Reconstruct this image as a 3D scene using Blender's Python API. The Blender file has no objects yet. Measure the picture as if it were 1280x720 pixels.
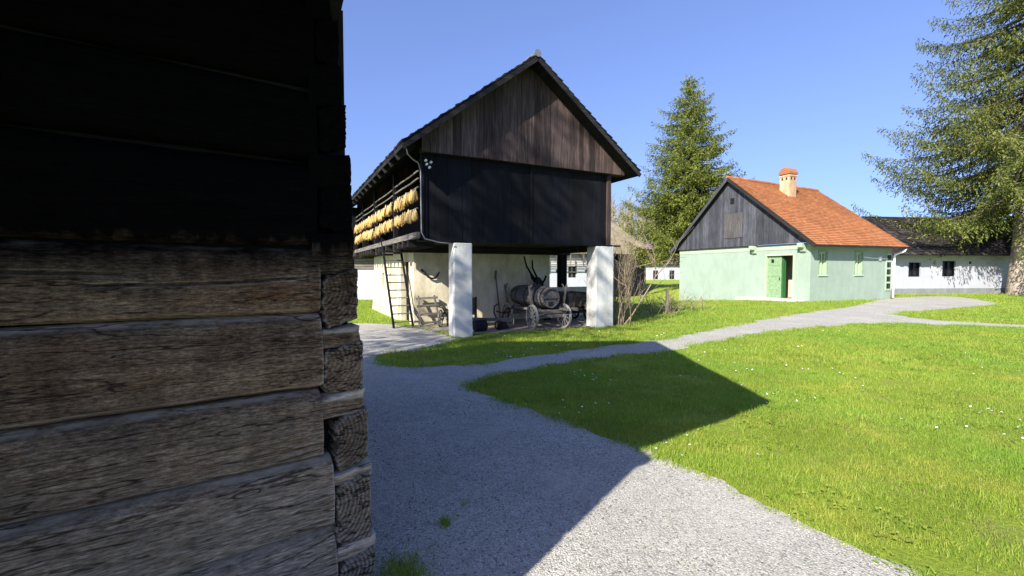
import bpy, bmesh, math, random
import numpy as np
from mathutils import Vector, Matrix, noise
from mathutils.geometry import delaunay_2d_cdt

random.seed(7)
RNG = np.random.default_rng(11)
R = math.radians
scene = bpy.context.scene
COL = scene.collection

# ------------------------------------------------------------------ helpers
def ss(a, b, x):
    t = np.clip((np.asarray(x, float) - a) / (b - a), 0, 1)
    return t * t * (3 - 2 * t)

def hgt(X, Y):
    return -.95 * ss(21.5, 31, Y) * (1 - ss(11, 16, X))

def h1(x, y):
    return float(hgt(x, y))

def link(o, parent=None):
    COL.objects.link(o)
    if parent is not None:
        o.parent = parent
    return o

def tag(o, label=None, cat=None, group=None, kind=None):
    if label: o['label'] = label
    if cat: o['category'] = cat
    if group: o['group'] = group
    if kind: o['kind'] = kind
    return o

def empty(name, loc, rz=0.0):
    o = bpy.data.objects.new(name, None)
    o.empty_display_size = .2
    o.location = loc
    o.rotation_euler = (0, 0, rz)
    return link(o)

def frame_rot(yaw):
    return R(90 - yaw)

class MB:
    """collects shapes into one mesh"""
    def __init__(s):
        s.v = []; s.f = []
    def add(s, vs, fs):
        n = len(s.v)
        s.v += [tuple(p) for p in vs]
        s.f += [tuple(i + n for i in q) for q in fs]
    def hexa(s, c):      # 8 corners: bottom ring 0-3 ccw, top ring 4-7
        s.add(c, [(3, 2, 1, 0), (4, 5, 6, 7), (0, 1, 5, 4), (1, 2, 6, 5), (2, 3, 7, 6), (3, 0, 4, 7)])
    def box(s, x0, x1, y0, y1, z0, z1):
        s.hexa([(x0, y0, z0), (x1, y0, z0), (x1, y1, z0), (x0, y1, z0),
                (x0, y0, z1), (x1, y0, z1), (x1, y1, z1), (x0, y1, z1)])
    def beam(s, p, q, w, h, up=(0, 0, 1), w2=None, h2=None):
        p = Vector(p); q = Vector(q); d = (q - p).normalized(); u = Vector(up)
        if abs(d.dot(u)) > .98: u = Vector((0, 1, 0))
        a = d.cross(u).normalized(); b = a.cross(d).normalized()
        w2 = w if w2 is None else w2; h2 = h if h2 is None else h2
        r = []
        for c, ww, hh in ((p, w, h), (q, w2, h2)):
            r += [c - a * ww / 2 - b * hh / 2, c + a * ww / 2 - b * hh / 2, c + a * ww / 2 + b * hh / 2, c - a * ww / 2 + b * hh / 2]
        s.hexa(r)
    def tube(s, pts, rad, n=6, cap=True):
        pts = [Vector(p) for p in pts]
        if not hasattr(rad, '__len__'): rad = [rad] * len(pts)
        base = len(s.v); prev = None
        for i, p in enumerate(pts):
            d = (pts[min(i + 1, len(pts) - 1)] - pts[max(i - 1, 0)])
            d = d.normalized() if d.length > 1e-9 else Vector((0, 0, 1))
            if prev is None:
                u = Vector((0, 0, 1)) if abs(d.z) < .9 else Vector((1, 0, 0))
                a = d.cross(u).normalized()
            else:
                a = (prev - d * prev.dot(d))
                a = a.normalized() if a.length > 1e-6 else d.orthogonal().normalized()
            prev = a; b = d.cross(a)
            for k in range(n):
                t = 2 * math.pi * k / n
                s.v.append(tuple(p + a * (rad[i] * math.cos(t)) + b * (rad[i] * math.sin(t))))
        for i in range(len(pts) - 1):
            for k in range(n):
                k2 = (k + 1) % n
                s.f.append((base + i * n + k, base + i * n + k2, base + (i + 1) * n + k2, base + (i + 1) * n + k))
        if cap:
            s.f.append(tuple(base + k for k in reversed(range(n))))
            s.f.append(tuple(base + (len(pts) - 1) * n + k for k in range(n)))
    def lathe(s, prof, origin, axis, n=16, cap=True):
        """prof: (distance along axis, radius)"""
        o = Vector(origin); d = Vector(axis).normalized()
        s.tube([o + d * t for t, r in prof], [max(r, 1e-4) for t, r in prof], n, cap)
    def prism(s, poly, ax, lo, hi):
        """poly of 2-D points extruded along ax ('x','y','z') from lo to hi"""
        def P(a, b, c):
            return {'x': (c, a, b), 'y': (a, c, b), 'z': (a, b, c)}[ax]
        n = len(poly)
        vs = [P(a, b, lo) for a, b in poly] + [P(a, b, hi) for a, b in poly]
        fs = [tuple(range(n)), tuple(range(2 * n - 1, n - 1, -1))]
        fs += [(i, i + n, (i + 1) % n + n, (i + 1) % n) for i in range(n)]
        s.add(vs, fs)
    def wall(s, u0, u1, z0, z1, d0, d1, holes, ax):
        """wall with rectangular holes; ax 'x': runs along x, thickness d0..d1 in y; 'y': runs along y"""
        us = sorted({u0, u1, *[a for h in holes for a in h[:2]]})
        zs = sorted({z0, z1, *[a for h in holes for a in h[2:]]})
        def solid(i, j):
            if i < 0 or j < 0 or i >= len(us) - 1 or j >= len(zs) - 1: return False
            cu = (us[i] + us[i + 1]) / 2; cz = (zs[j] + zs[j + 1]) / 2
            return not any(h[0] < cu < h[1] and h[2] < cz < h[3] for h in holes)
        def P(u, d, z): return (u, d, z) if ax == 'x' else (d, u, z)
        for i in range(len(us) - 1):
            for j in range(len(zs) - 1):
                if not solid(i, j): continue
                a, b, c, e = us[i], us[i + 1], zs[j], zs[j + 1]
                s.add([P(a, d0, c), P(b, d0, c), P(b, d0, e), P(a, d0, e)], [(0, 1, 2, 3)])
                s.add([P(a, d1, c), P(b, d1, c), P(b, d1, e), P(a, d1, e)], [(3, 2, 1, 0)])
                if not solid(i - 1, j): s.add([P(a, d0, c), P(a, d1, c), P(a, d1, e), P(a, d0, e)], [(3, 2, 1, 0)])
                if not solid(i + 1, j): s.add([P(b, d0, c), P(b, d1, c), P(b, d1, e), P(b, d0, e)], [(0, 1, 2, 3)])
                if not solid(i, j - 1): s.add([P(a, d0, c), P(b, d0, c), P(b, d1, c), P(a, d1, c)], [(3, 2, 1, 0)])
                if not solid(i, j + 1): s.add([P(a, d0, e), P(b, d0, e), P(b, d1, e), P(a, d1, e)], [(0, 1, 2, 3)])
    def build(s, name, mat, parent=None, bevel=0, smooth=False, fixn=False, merge=False):
        me = bpy.data.meshes.new(name)
        me.from_pydata(s.v, [], s.f)
        if fixn or merge:
            bm = bmesh.new(); bm.from_mesh(me)
            if merge: bmesh.ops.remove_doubles(bm, verts=bm.verts, dist=1e-5)
            if fixn: bmesh.ops.recalc_face_normals(bm, faces=bm.faces)
            bm.to_mesh(me); bm.free()
        me.materials.append(mat)
        if smooth:
            me.polygons.foreach_set('use_smooth', [True] * len(me.polygons))
        me.update()
        o = bpy.data.objects.new(name, me)
        link(o, parent)
        if bevel:
            m = o.modifiers.new('bevel', 'BEVEL'); m.width = bevel; m.segments = 2; m.limit_method = 'ANGLE'
        return o

def copy_tree(o, parent=None):
    c = o.copy(); COL.objects.link(c)
    if parent is not None: c.parent = parent
    for ch in list(o.children): copy_tree(ch, c)
    return c

def np_mesh(name, V, nper, mat, parent=None):
    """V: (n*nper,3) array, faces of nper consecutive vertices"""
    me = bpy.data.meshes.new(name)
    n = len(V); nf = n // nper
    me.vertices.add(n); me.vertices.foreach_set('co', V.astype(np.float32).ravel())
    me.loops.add(n); me.loops.foreach_set('vertex_index', np.arange(n, dtype=np.int32))
    me.polygons.add(nf)
    me.polygons.foreach_set('loop_start', np.arange(0, n, nper, dtype=np.int32))
    me.materials.append(mat)
    me.update(calc_edges=True)
    return link(bpy.data.objects.new(name, me), parent)

# ------------------------------------------------------------------ materials
class NT:
    def __init__(s, name):
        s.m = bpy.data.materials.new(name); s.m.use_nodes = True
        s.t = s.m.node_tree
        s.bs = next(n for n in s.t.nodes if n.type == 'BSDF_PRINCIPLED')
        s.out = next(n for n in s.t.nodes if n.type == 'OUTPUT_MATERIAL')
        s.bs.inputs['Roughness'].default_value = .9
        s.bs.inputs['Specular IOR Level'].default_value = .2
    def n(s, typ, **kw):
        nd = s.t.nodes.new(typ)
        for k, v in kw.items(): setattr(nd, k, v)
        return nd
    def l(s, a, b): s.t.links.new(a, b)
    def coord(s, scale=(1, 1, 1), kind='Object', rot=(0, 0, 0)):
        tc = s.n('ShaderNodeTexCoord'); mp = s.n('ShaderNodeMapping')
        mp.inputs['Scale'].default_value = scale; mp.inputs['Rotation'].default_value = rot
        s.l(tc.outputs[kind], mp.inputs['Vector']); return mp.outputs['Vector']
    def world(s, scale=(1, 1, 1)):
        g = s.n('ShaderNodeNewGeometry'); mp = s.n('ShaderNodeMapping')
        mp.inputs['Scale'].default_value = scale
        s.l(g.outputs['Position'], mp.inputs['Vector']); return mp.outputs['Vector']
    def noise(s, vec, scale=1, detail=4, rough=.55, dist=0):
        nd = s.n('ShaderNodeTexNoise'); nd.inputs['Scale'].default_value = scale
        nd.inputs['Detail'].default_value = detail; nd.inputs['Roughness'].default_value = rough
        nd.inputs['Distortion'].default_value = dist
        s.l(vec, nd.inputs['Vector']); return nd.outputs['Fac']
    def voro(s, vec, scale=1, feature='F1', out='Color', rand=1):
        nd = s.n('ShaderNodeTexVoronoi'); nd.feature = feature
        nd.inputs['Scale'].default_value = scale; nd.inputs['Randomness'].default_value = rand
        s.l(vec, nd.inputs['Vector']); return nd.outputs[out]
    def ramp(s, fac, stops, interp='LINEAR'):
        r = s.n('ShaderNodeValToRGB'); cr = r.color_ramp; cr.interpolation = interp
        while len(cr.elements) < len(stops): cr.elements.new(.5)
        for e, (p, c) in zip(cr.elements, stops):
            e.position = p; c = c if hasattr(c, '__len__') else (c, c, c); e.color = (*c[:3], 1)
        s.l(fac, r.inputs['Fac']); return r.outputs['Color']
    def mix(s, f, a, b, mode='MIX'):
        m = s.n('ShaderNodeMix', data_type='RGBA', blend_type=mode)
        for v, k in ((f, 0), (a, 6), (b, 7)):
            if hasattr(v, 'is_linked') or hasattr(v, 'links'): s.l(v, m.inputs[k])
            elif k == 0: m.inputs[0].default_value = v
            else: m.inputs[k].default_value = (*v[:3], 1) if hasattr(v, '__len__') else (v, v, v, 1)
        return m.outputs[2]
    def math(s, op, a, b=0.0):
        m = s.n('ShaderNodeMath', operation=op)
        for v, k in ((a, 0), (b, 1)):
            if hasattr(v, 'links'): s.l(v, m.inputs[k])
            else: m.inputs[k].default_value = v
        return m.outputs[0]
    def island(s):
        return s.n('ShaderNodeNewGeometry').outputs['Random Per Island']
    def bump(s, h, strength=.5, dist=.01):
        b = s.n('ShaderNodeBump'); b.inputs['Strength'].default_value = strength; b.inputs['Distance'].default_value = dist
        s.l(h, b.inputs['Height']); s.l(b.outputs['Normal'], s.bs.inputs['Normal'])
    def col(s, c):
        if hasattr(c, 'links'): s.l(c, s.bs.inputs['Base Color'])
        else: s.bs.inputs['Base Color'].default_value = (*c, 1)

def m_wood(name, dark, mid, light, along='x', bump=.5, rough=.85, isl=.5, fine=1.0):
    """weathered timber; 'along' is the grain direction in object space"""
    t = NT(name)
    sc = {'x': (1.2, 22, 22), 'y': (22, 1.2, 22), 'z': (22, 22, 1.2)}[along]
    v = t.coord(tuple(k * fine for k in sc))
    g = t.noise(v, 1.6, 8, .65, .6)
    big = t.noise(t.coord((.9, .9, .9)), 1.3, 3)
    c = t.ramp(g, [(.28, dark), (.5, mid), (.74, light)])
    c = t.mix(.55, c, t.ramp(big, [(.3, .55), (.7, 1.25)]), 'MULTIPLY')
    if isl:
        c = t.mix(isl, c, t.ramp(t.island(), [(0, .45), (.5, 1), (1, 1.5)]), 'MULTIPLY')
    t.col(c); t.bump(g, bump, .012); t.bs.inputs['Roughness'].default_value = rough
    return t.m

def m_plaster(name, c, dirt, dirtamt=.5, bump=.35):
    t = NT(name)
    a = t.noise(t.coord(), 1.1, 6, .6); b = t.noise(t.coord((1, 1, .35)), 3.5, 6, .65)
    f = t.ramp(t.math('MULTIPLY', a, b), [(.16, 1), (.34, 0)])
    cc = t.mix(t.math('MULTIPLY', f, dirtamt), c, dirt)
    fine = t.noise(t.coord(), 38, 5, .6)
    cc = t.mix(.25, cc, t.ramp(fine, [(.3, .75), (.7, 1.1)]), 'MULTIPLY')
    t.col(cc)
    t.bump(t.math('ADD', t.math('MULTIPLY', t.noise(t.coord(), 7, 5), .8), t.math('MULTIPLY', fine, .3)), bump, .03)
    return t.m

def m_plain(name, c, rough=.6, var=.3, metal=0.0, bump=.1):
    t = NT(name)
    a = t.noise(t.coord(), 9, 6, .6)
    t.col(t.mix(var, c, t.ramp(a, [(.3, .4), (.7, 1.4)]), 'MULTIPLY'))
    t.bs.inputs['Roughness'].default_value = rough; t.bs.inputs['Metallic'].default_value = metal
    t.bump(a, bump, .01)
    return t.m

def m_tiles(name, stops, bump=.3, scale=1.0):
    t = NT(name)
    c = t.ramp(t.island(), stops)
    a = t.noise(t.coord(), .8, 5, .6); b = t.noise(t.coord(), 14, 4)
    c = t.mix(.6, c, t.ramp(a, [(.3, .7), (.7, 1.2)]), 'MULTIPLY')
    c = t.mix(.4, c, t.ramp(b, [(.3, .7), (.7, 1.2)]), 'MULTIPLY')
    t.col(c); t.bump(b, bump, .02)
    return t.m

def m_leaf(name, stops, patch=.6, trans=.35, pscale=.5, lawn=False):
    t = NT(name)
    c = t.ramp(t.island(), stops)
    a = t.noise(t.world(), pscale, 4, .6)
    c = t.mix(patch, c, t.ramp(a, [(.3, .55), (.7, 1.35)]), 'MULTIPLY')
    if lawn:
        w = t.world()
        p1 = t.noise(w, 1.7, 5, .7); p2 = t.noise(w, .45, 4, .6); p3 = t.noise(w, 5.5, 4, .7)
        c = t.mix(t.ramp(p1, [(.50, 0), (.68, .75)]), c, (.46, .45, .085))
        c = t.mix(t.ramp(p2, [(.46, 0), (.70, .7)]), c, (.17, .335, .045))
        c = t.mix(t.ramp(p3, [(.60, 0), (.74, .65)]), c, (.40, .34, .15))
    t.col(c); t.bs.inputs['Roughness'].default_value = .7
    tr = t.n('ShaderNodeBsdfTranslucent'); t.l(c, tr.inputs['Color'])
    mx = t.n('ShaderNodeMixShader'); mx.inputs[0].default_value = trans
    t.l(t.bs.outputs[0], mx.inputs[1]); t.l(tr.outputs[0], mx.inputs[2]); t.l(mx.outputs[0], t.out.inputs['Surface'])
    return t.m

def m_log(name, endgrain=False):
    t = NT(name)
    oi = t.n('ShaderNodeObjectInfo'); sh_ = t.n('ShaderNodeVectorMath', operation='SCALE'); sh_.inputs[0].default_value = (7.3, 3.1, 5.7); t.l(oi.outputs['Random'], sh_.inputs['Scale'])
    base_coord = t.coord
    def shifted(scale=(1, 1, 1), kind='Object', rot=(0, 0, 0)):
        v0 = base_coord((1, 1, 1), kind); ad = t.n('ShaderNodeVectorMath', operation='ADD'); t.l(v0, ad.inputs[0]); t.l(sh_.outputs[0], ad.inputs[1])
        mp_ = t.n('ShaderNodeMapping'); mp_.inputs['Scale'].default_value = scale; mp_.inputs['Rotation'].default_value = rot; t.l(ad.outputs[0], mp_.inputs['Vector']); return mp_.outputs[0]
    if not endgrain: t.coord = shifted
    fine = t.noise(t.coord((13, 20, 110)), 1.3, 7, .66, .5)          # hair grain
    g = t.noise(t.coord((2.6, 8, 20)), 1.3, 8, .66, .5)             # broad figure
    if endgrain:
        wv = t.n('ShaderNodeTexWave', wave_type='RINGS', rings_direction='Y')
        t.l(t.coord((.17, 1, .28), 'Generated'), wv.inputs['Vector'])
        mp = [n for n in t.t.nodes if n.type == 'MAPPING'][-1]; mp.inputs['Location'].default_value = (.03, 0, -.19)
        wv.inputs['Scale'].default_value = 17; wv.inputs['Distortion'].default_value = 3; wv.inputs['Detail'].default_value = 3; wv.inputs['Detail Scale'].default_value = 1.2
        fine = t.math('ADD', t.math('MULTIPLY', wv.outputs['Fac'], .12), t.math('MULTIPLY', t.noise(t.coord((22, 22, 44), rot=(0, .6, 0)), 1.5, 8, .75), .85))
        g = t.noise(t.coord((9, 9, 9), rot=(.2, .7, 0)), 1.2, 6, .65, .8)
    blot = t.noise(t.coord((1.6, 3, 3.6)), 1.5, 6, .62)
    k = t.math('ADD', t.math('MULTIPLY', fine, .55), t.math('MULTIPLY', g, .45))
    c = t.ramp(k, [(.30, (.040, .032, .025)), (.44, (.100, .082, .065)), (.56, (.175, .148, .120)), (.72, (.33, .29, .245))])
    c = t.mix(.75, c, t.ramp(blot, [(.28, (.50, .47, .45)), (.72, (1.30, 1.25, 1.18))]), 'MULTIPLY')
    br = t.noise(t.coord((2.2, 2, 5)), 1.1, 4, .5)
    c = t.mix(t.ramp(br, [(.52, 0), (.78, .6)]), c, (.105, .056, .030))
    li = t.noise(t.coord((20, 20, 34)), 1.6, 8, .78)
    lz = t.noise(t.coord((1.1, 2, 2.2)), 1.3, 3, .5)
    c = t.mix(t.math('MULTIPLY', t.ramp(li, [(.55, 0), (.72, .75)]), t.ramp(lz, [(.40, .1), (.62, 1)])), c, (.27, .25, .195))
    yl = t.noise(t.coord((9, 9, 9)), 2.1, 6, .7)
    c = t.mix(t.ramp(yl, [(.73, 0), (.77, .7)]), c, (.30, .27, .05))
    c = t.mix(1, c, t.ramp(oi.outputs['Random'], [(0, (.85, .74, .60)), (.5, (1.15, 1.0, .80)), (1, (1.35, 1.22, 1.02))]), 'MULTIPLY')
    # shallow hewing marks across the timber
    hew = t.noise(t.coord((9, 3, 1.6), rot=(0, .35, 0)), 1.4, 3, .5)
    c = t.mix(.5, c, t.ramp(hew, [(.34, .6), (.5, 1), (.66, 1.25)]), 'MULTIPLY')
    hi = t.noise(t.coord((20, 20, 75)), 2.0, 6, .8)
    c = t.mix(.8, c, t.ramp(hi, [(.36, .22), (.5, 1), (.66, 2.4)]), 'MULTIPLY')
    # rain-bleached grey on the low timbers, skylight painted pale along top edges
    gz0 = t.n('ShaderNodeNewGeometry'); sx0 = t.n('ShaderNodeSeparateXYZ'); t.l(gz0.outputs['Position'], sx0.inputs[0])
    zz0 = t.math('ADD', sx0.outputs['Z'], t.math('MULTIPLY', t.math('SUBTRACT', blot, .5), .9))
    grey = t.ramp(fine, [(.32, (.045, .038, .029)), (.5, (.205, .180, .138)), (.68, (.44, .395, .31))])
    c = t.mix(t.ramp(zz0, [(.25, .85), (.62, .45), (1.05, 0)]), c, grey)
    wa = t.n('ShaderNodeAttribute', attribute_name='edge_light')
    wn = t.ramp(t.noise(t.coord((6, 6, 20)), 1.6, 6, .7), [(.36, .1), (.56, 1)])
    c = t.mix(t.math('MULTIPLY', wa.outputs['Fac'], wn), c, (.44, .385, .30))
    pt = t.n('ShaderNodeNewGeometry').outputs['Pointiness']
    c = t.mix(t.math('MULTIPLY', t.ramp(pt, [(.515, 0), (.56, .8)]), t.ramp(t.noise(t.coord((3, 3, 3)), 1.5, 4, .6), [(.35, .2), (.6, 1)])), c, (.40, .36, .30))
    if endgrain:
        c = t.mix(.75, c, t.ramp(wv.outputs['Fac'], [(.2, .86), (.8, 1.10)]), 'MULTIPLY')
        line = t.ramp(t.math('ABSOLUTE', t.math('SUBTRACT', t.noise(t.coord((6, 6, 20), rot=(0, .65, 0)), 1.3, 3, .5, .3), .5)), [(.0, .9), (.012, .6), (.022, 0)])
        c = t.mix(.6, c, (.50, .52, .56), 'MULTIPLY')
    else:
        cr = t.noise(t.coord((.7, 4, 10)), 1.3, 4, .55, .4)
        line = t.ramp(t.math('ABSOLUTE', t.math('SUBTRACT', cr, .5)), [(.0, .8), (.005, .5), (.010, 0)])
    c = t.mix(line, c, (.006, .005, .0045))
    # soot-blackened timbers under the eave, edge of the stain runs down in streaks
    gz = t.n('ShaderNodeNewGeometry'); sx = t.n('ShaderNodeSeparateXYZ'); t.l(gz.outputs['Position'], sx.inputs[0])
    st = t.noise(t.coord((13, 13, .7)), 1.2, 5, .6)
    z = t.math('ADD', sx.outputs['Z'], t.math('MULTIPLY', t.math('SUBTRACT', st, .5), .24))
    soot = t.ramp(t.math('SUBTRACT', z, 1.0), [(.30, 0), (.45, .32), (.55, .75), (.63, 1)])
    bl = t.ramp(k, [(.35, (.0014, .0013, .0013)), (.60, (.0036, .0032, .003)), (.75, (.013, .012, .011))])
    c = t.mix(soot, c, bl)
    t.col(c)
    hh = t.math('SUBTRACT', t.math('ADD', t.math('MULTIPLY', k, 1.3), t.math('ADD', t.math('MULTIPLY', li, .35), t.math('MULTIPLY', hew, 1.2))), t.math('MULTIPLY', line, .5))
    t.bump(hh, 1.0, .009)
    t.bs.inputs['Roughness'].default_value = .95; t.bs.inputs['Specular IOR Level'].default_value = .03
    return t.m

def m_gravel():
    t = NT('gravel')
    w = t.world()
    c1 = t.voro(w, 105, 'F1', 'Color'); d1 = t.voro(w, 105, 'F1', 'Distance')
    sep = t.n('ShaderNodeSeparateColor'); t.l(c1, sep.inputs[0])
    big = t.noise(w, .7, 5, .6); mid = t.noise(w, 9, 5, .7)
    c = t.ramp(sep.outputs[0], [(0, (.13, .13, .125)), (.10, (.345, .325, .28)), (.6, (.43, .41, .355)), (1, (.53, .51, .445))])
    c = t.mix(.7, c, t.ramp(d1, [(.25, 1.08), (.62, .62)]), 'MULTIPLY')
    c = t.mix(.5, c, t.ramp(big, [(.3, .8), (.7, 1.15)]), 'MULTIPLY')
    c = t.mix(.5, c, t.ramp(mid, [(.3, .7), (.7, 1.2)]), 'MULTIPLY')
    gs = t.noise(w, 1.6, 7, .75)
    c = t.mix(t.ramp(gs, [(.58, 0), (.74, .5)]), c, (.24, .22, .13))
    wr = t.noise(w, .9, 3, .5)
    c = t.mix(t.ramp(wr, [(.52, 0), (.66, .35)]), c, (.46, .44, .39))
    t.col(c)
    t.bump(t.math('ADD', t.math('MULTIPLY', d1, -1.2), t.math('MULTIPLY', mid, .8)), .55, .008)
    return t.m

def m_turf():
    t = NT('turf')
    w = t.world()
    a = t.noise(w, 1.1, 6, .65); b = t.noise(w, 30, 6, .75); m = t.noise(w, .22, 4, .6)
    c = t.ramp(b, [(.25, (.13, .17, .02)), (.5, (.24, .33, .030)), (.75, (.33, .39, .042))])
    c = t.mix(t.ramp(a, [(.35, 0), (.75, .65)]), c, (.25, .27, .028))
    c = t.mix(t.ramp(m, [(.45, 0), (.8, .45)]), c, (.10, .19, .02))
    e1 = t.noise(w, 1.3, 6, .7)
    c = t.mix(t.ramp(e1, [(.56, 0), (.70, .7)]), c, (.26, .215, .10))
    t.col(c); t.bump(t.math('ADD', b, t.math('MULTIPLY', a, 1.5)), .9, .06)
    return t.m

def m_earth():
    t = NT('earth'); w = t.world()
    a = t.noise(w, 2, 6, .65); b = t.noise(w, 40, 5, .7)
    c = t.ramp(a, [(.3, (.22, .19, .14)), (.7, (.36, .32, .25))])
    c = t.mix(.6, c, t.ramp(b, [(.3, .55), (.7, 1.25)]), 'MULTIPLY')
    t.col(c); t.bump(t.math('ADD', a, b), .7, .03)
    return t.m

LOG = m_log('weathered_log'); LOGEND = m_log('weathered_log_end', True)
GRAVEL = m_gravel(); TURF = m_turf(); EARTH = m_earth()
DARKWOOD_Z = m_wood('black_boards', (.0015, .0017, .003), (.003, .0035, .006), (.007, .0075, .011), 'z', .7, isl=.9)
DARKWOOD_X = m_wood('black_beams', (.008, .007, .007), (.018, .016, .016), (.045, .040, .038), 'x', .5)
DARKWOOD_Y = m_wood('black_beams_deep', (.006, .006, .006), (.014, .013, .013), (.035, .032, .03), 'y', .5)
GABLEWOOD = m_wood('gable_boards', (.022, .015, .015), (.062, .043, .040), (.14, .098, .082), 'z', .8, isl=1.0)
GREYGABLE = m_wood('grey_gable_boards', (.022, .023, .028), (.052, .053, .064), (.10, .10, .115), 'z', .6, isl=.6)
GREYWOOD = m_wood('grey_timber', (.05, .043, .036), (.15, .135, .115), (.32, .29, .26), 'y', .6, isl=.5)
GREYWOOD_X = m_wood('grey_timber_cross', (.04, .036, .03), (.13, .115, .10), (.28, .26, .23), 'x', .6, isl=.4)
GREYWOOD_Z = m_wood('grey_timber_upright', (.04, .036, .03), (.12, .105, .09), (.26, .24, .21), 'z', .6, isl=.4)
PALEWOOD = m_wood('bleached_wheel_timber', (.12, .11, .095), (.26, .245, .215), (.42, .40, .36), 'z', .6, isl=.3)
BARRELWOOD = m_wood('old_barrel_staves', (.035, .032, .034), (.085, .080, .082), (.15, .145, .145), 'y', .5, isl=.5)
WHITEWASH = m_plaster('aged_whitewash', (.62, .57, .42), (.34, .29, .17), .75)
PILLARMAT = m_plaster('grey_render', (.58, .58, .55), (.33, .32, .28), .6)
SHADEDWALL = m_plaster('shade_toned_limewash', (.37, .38, .42), (.28, .28, .30), .45)  # greyed and blued in place of tree shade on the farmhouse
MINT = m_plaster('mint_limewash', (.270, .335, .270), (.21, .265, .215), .6, .35)
MINTPALE = m_plaster('pale_mint_limewash', (.32, .40, .29), (.28, .35, .26), .3, .2)
PLINTH = m_plaster('grey_plinth', (.20, .21, .21), (.12, .12, .12), .6)
GREENPAINT = m_plain('green_paint', (.19, .285, .155), .65, .45)
GREENDARK = m_plain('dark_green_paint', (.03, .12, .035), .5, .3)
LIMEPAINT = m_plain('lime_painted_frame', (.34, .46, .28), .6, .2)
WHITEPAINT = m_plain('white_paint', (.78, .78, .76), .5, .12)
IRON = m_plain('dark_iron', (.025, .022, .02), .55, .5, .6)
GREYIRON = m_plain('grey_metal', (.28, .28, .29), .45, .3, .5)
GLASS = m_plain('window_glass', (.012, .014, .018), .08, .2, 0, .0)
BLACKHOLE = m_plain('dark_interior', (.010, .009, .009), .9, .3)
CREAM = m_plaster('cream_render', (.50, .37, .24), (.36, .22, .12), .9)
CERAMIC = m_plain('white_ceramic', (.8, .8, .8), .2, .05)
ROOFORANGE = m_tiles('orange_clay_tiles', [(0, (.255, .098, .040)), (.5, (.305, .120, .048)), (1, (.35, .145, .06))])
ROOFDARK = m_tiles('dark_shingles', [(0, (.012, .010, .010)), (.6, (.024, .020, .020)), (1, (.055, .048, .045))])
ROOFBROWN = m_tiles('brown_shingles', [(0, (.10, .075, .065)), (.5, (.16, .12, .105)), (1, (.23, .18, .16))])
THATCH = m_wood('straw_thatch', (.10, .083, .055), (.19, .16, .108), (.29, .25, .175), 'z', .8, isl=0)
BARK = m_wood('spruce_bark', (.16, .12, .095), (.33, .27, .22), (.50, .43, .36), 'z', .9, isl=0, fine=.35)
LIMB = m_wood('spruce_limbs', (.03, .024, .018), (.07, .056, .042), (.13, .105, .08), 'z', .5, isl=0)
TWIG = m_wood('bare_twigs', (.11, .085, .055), (.22, .175, .115), (.36, .30, .20), 'z', .2, isl=.6)
WOODTWIG = m_wood('woodland_twigs', (.12, .105, .060), (.21, .185, .105), (.32, .285, .175), 'z', .2, isl=.7)
NEEDLE = m_leaf('spruce_needles', [(0, (.045, .066, .018)), (.45, (.120, .148, .034)), (.8, (.205, .22, .05)), (1, (.29, .28, .085))], .6, .45, .55)
NEEDLE2 = m_leaf('young_spruce_needles', [(0, (.050, .080, .018)), (.45, (.14, .175, .030)), (.8, (.23, .25, .042)), (1, (.31, .30, .065))], .55, .45, .7)
BLADE = m_leaf('grass_blades', [(0, (.15, .25, .030)), (.5, (.265, .385, .042)), (.85, (.36, .45, .060)), (1, (.50, .47, .16))], .45, .5, .9, True)
CORN = m_tiles('corn', [(0, (.25, .15, .045)), (.5, (.36, .235, .075)), (1, (.46, .34, .15))], .5)
HUSK = m_plain('corn_husk', (.46, .36, .18), .9, .4)
PETAL = m_plain('daisy_petals', (.8, .8, .78), .7, .1)
PEBBLE = m_tiles('pebbles', [(0, (.08, .08, .08)), (.3, (.30, .29, .27)), (.8, (.44, .43, .40)), (1, (.56, .55, .51))])

# ------------------------------------------------------------------ world, sun, camera
SUN_YAW, SUN_EL = 36.0, 33.0
W = bpy.data.worlds.new('World'); scene.world = W; W.use_nodes = True
wt = W.node_tree
bg = next(n for n in wt.nodes if n.type == 'BACKGROUND')
sky = wt.nodes.new('ShaderNodeTexSky'); sky.sky_type = 'NISHITA'; sky.sun_disc = False
sky.sun_elevation = R(SUN_EL); sky.sun_rotation = R(180 + SUN_YAW)
sky.altitude = 200; sky.air_density = 1.0; sky.dust_density = .6; sky.ozone_density = 2.2
tcn = wt.nodes.new('ShaderNodeTexCoord'); mpn = wt.nodes.new('ShaderNodeMapping'); mpn.vector_type = 'POINT'
mpn.inputs['Location'].default_value = (0, 0, .20); mpn.inputs['Scale'].default_value = (1, 1, .82)
nrn = wt.nodes.new('ShaderNodeVectorMath'); nrn.operation = 'NORMALIZE'
wt.links.new(tcn.outputs['Generated'], mpn.inputs['Vector']); wt.links.new(mpn.outputs[0], nrn.inputs[0]); wt.links.new(nrn.outputs[0], sky.inputs['Vector'])
tint = wt.nodes.new('ShaderNodeMix'); tint.data_type = 'RGBA'; tint.blend_type = 'MULTIPLY'
tint.inputs[0].default_value = 1; tint.inputs[7].default_value = (1.02, .97, 1.22, 1)
wt.links.new(sky.outputs[0], tint.inputs[6]); wt.links.new(tint.outputs[2], bg.inputs['Color'])
bg.inputs['Strength'].default_value = .10

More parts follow.
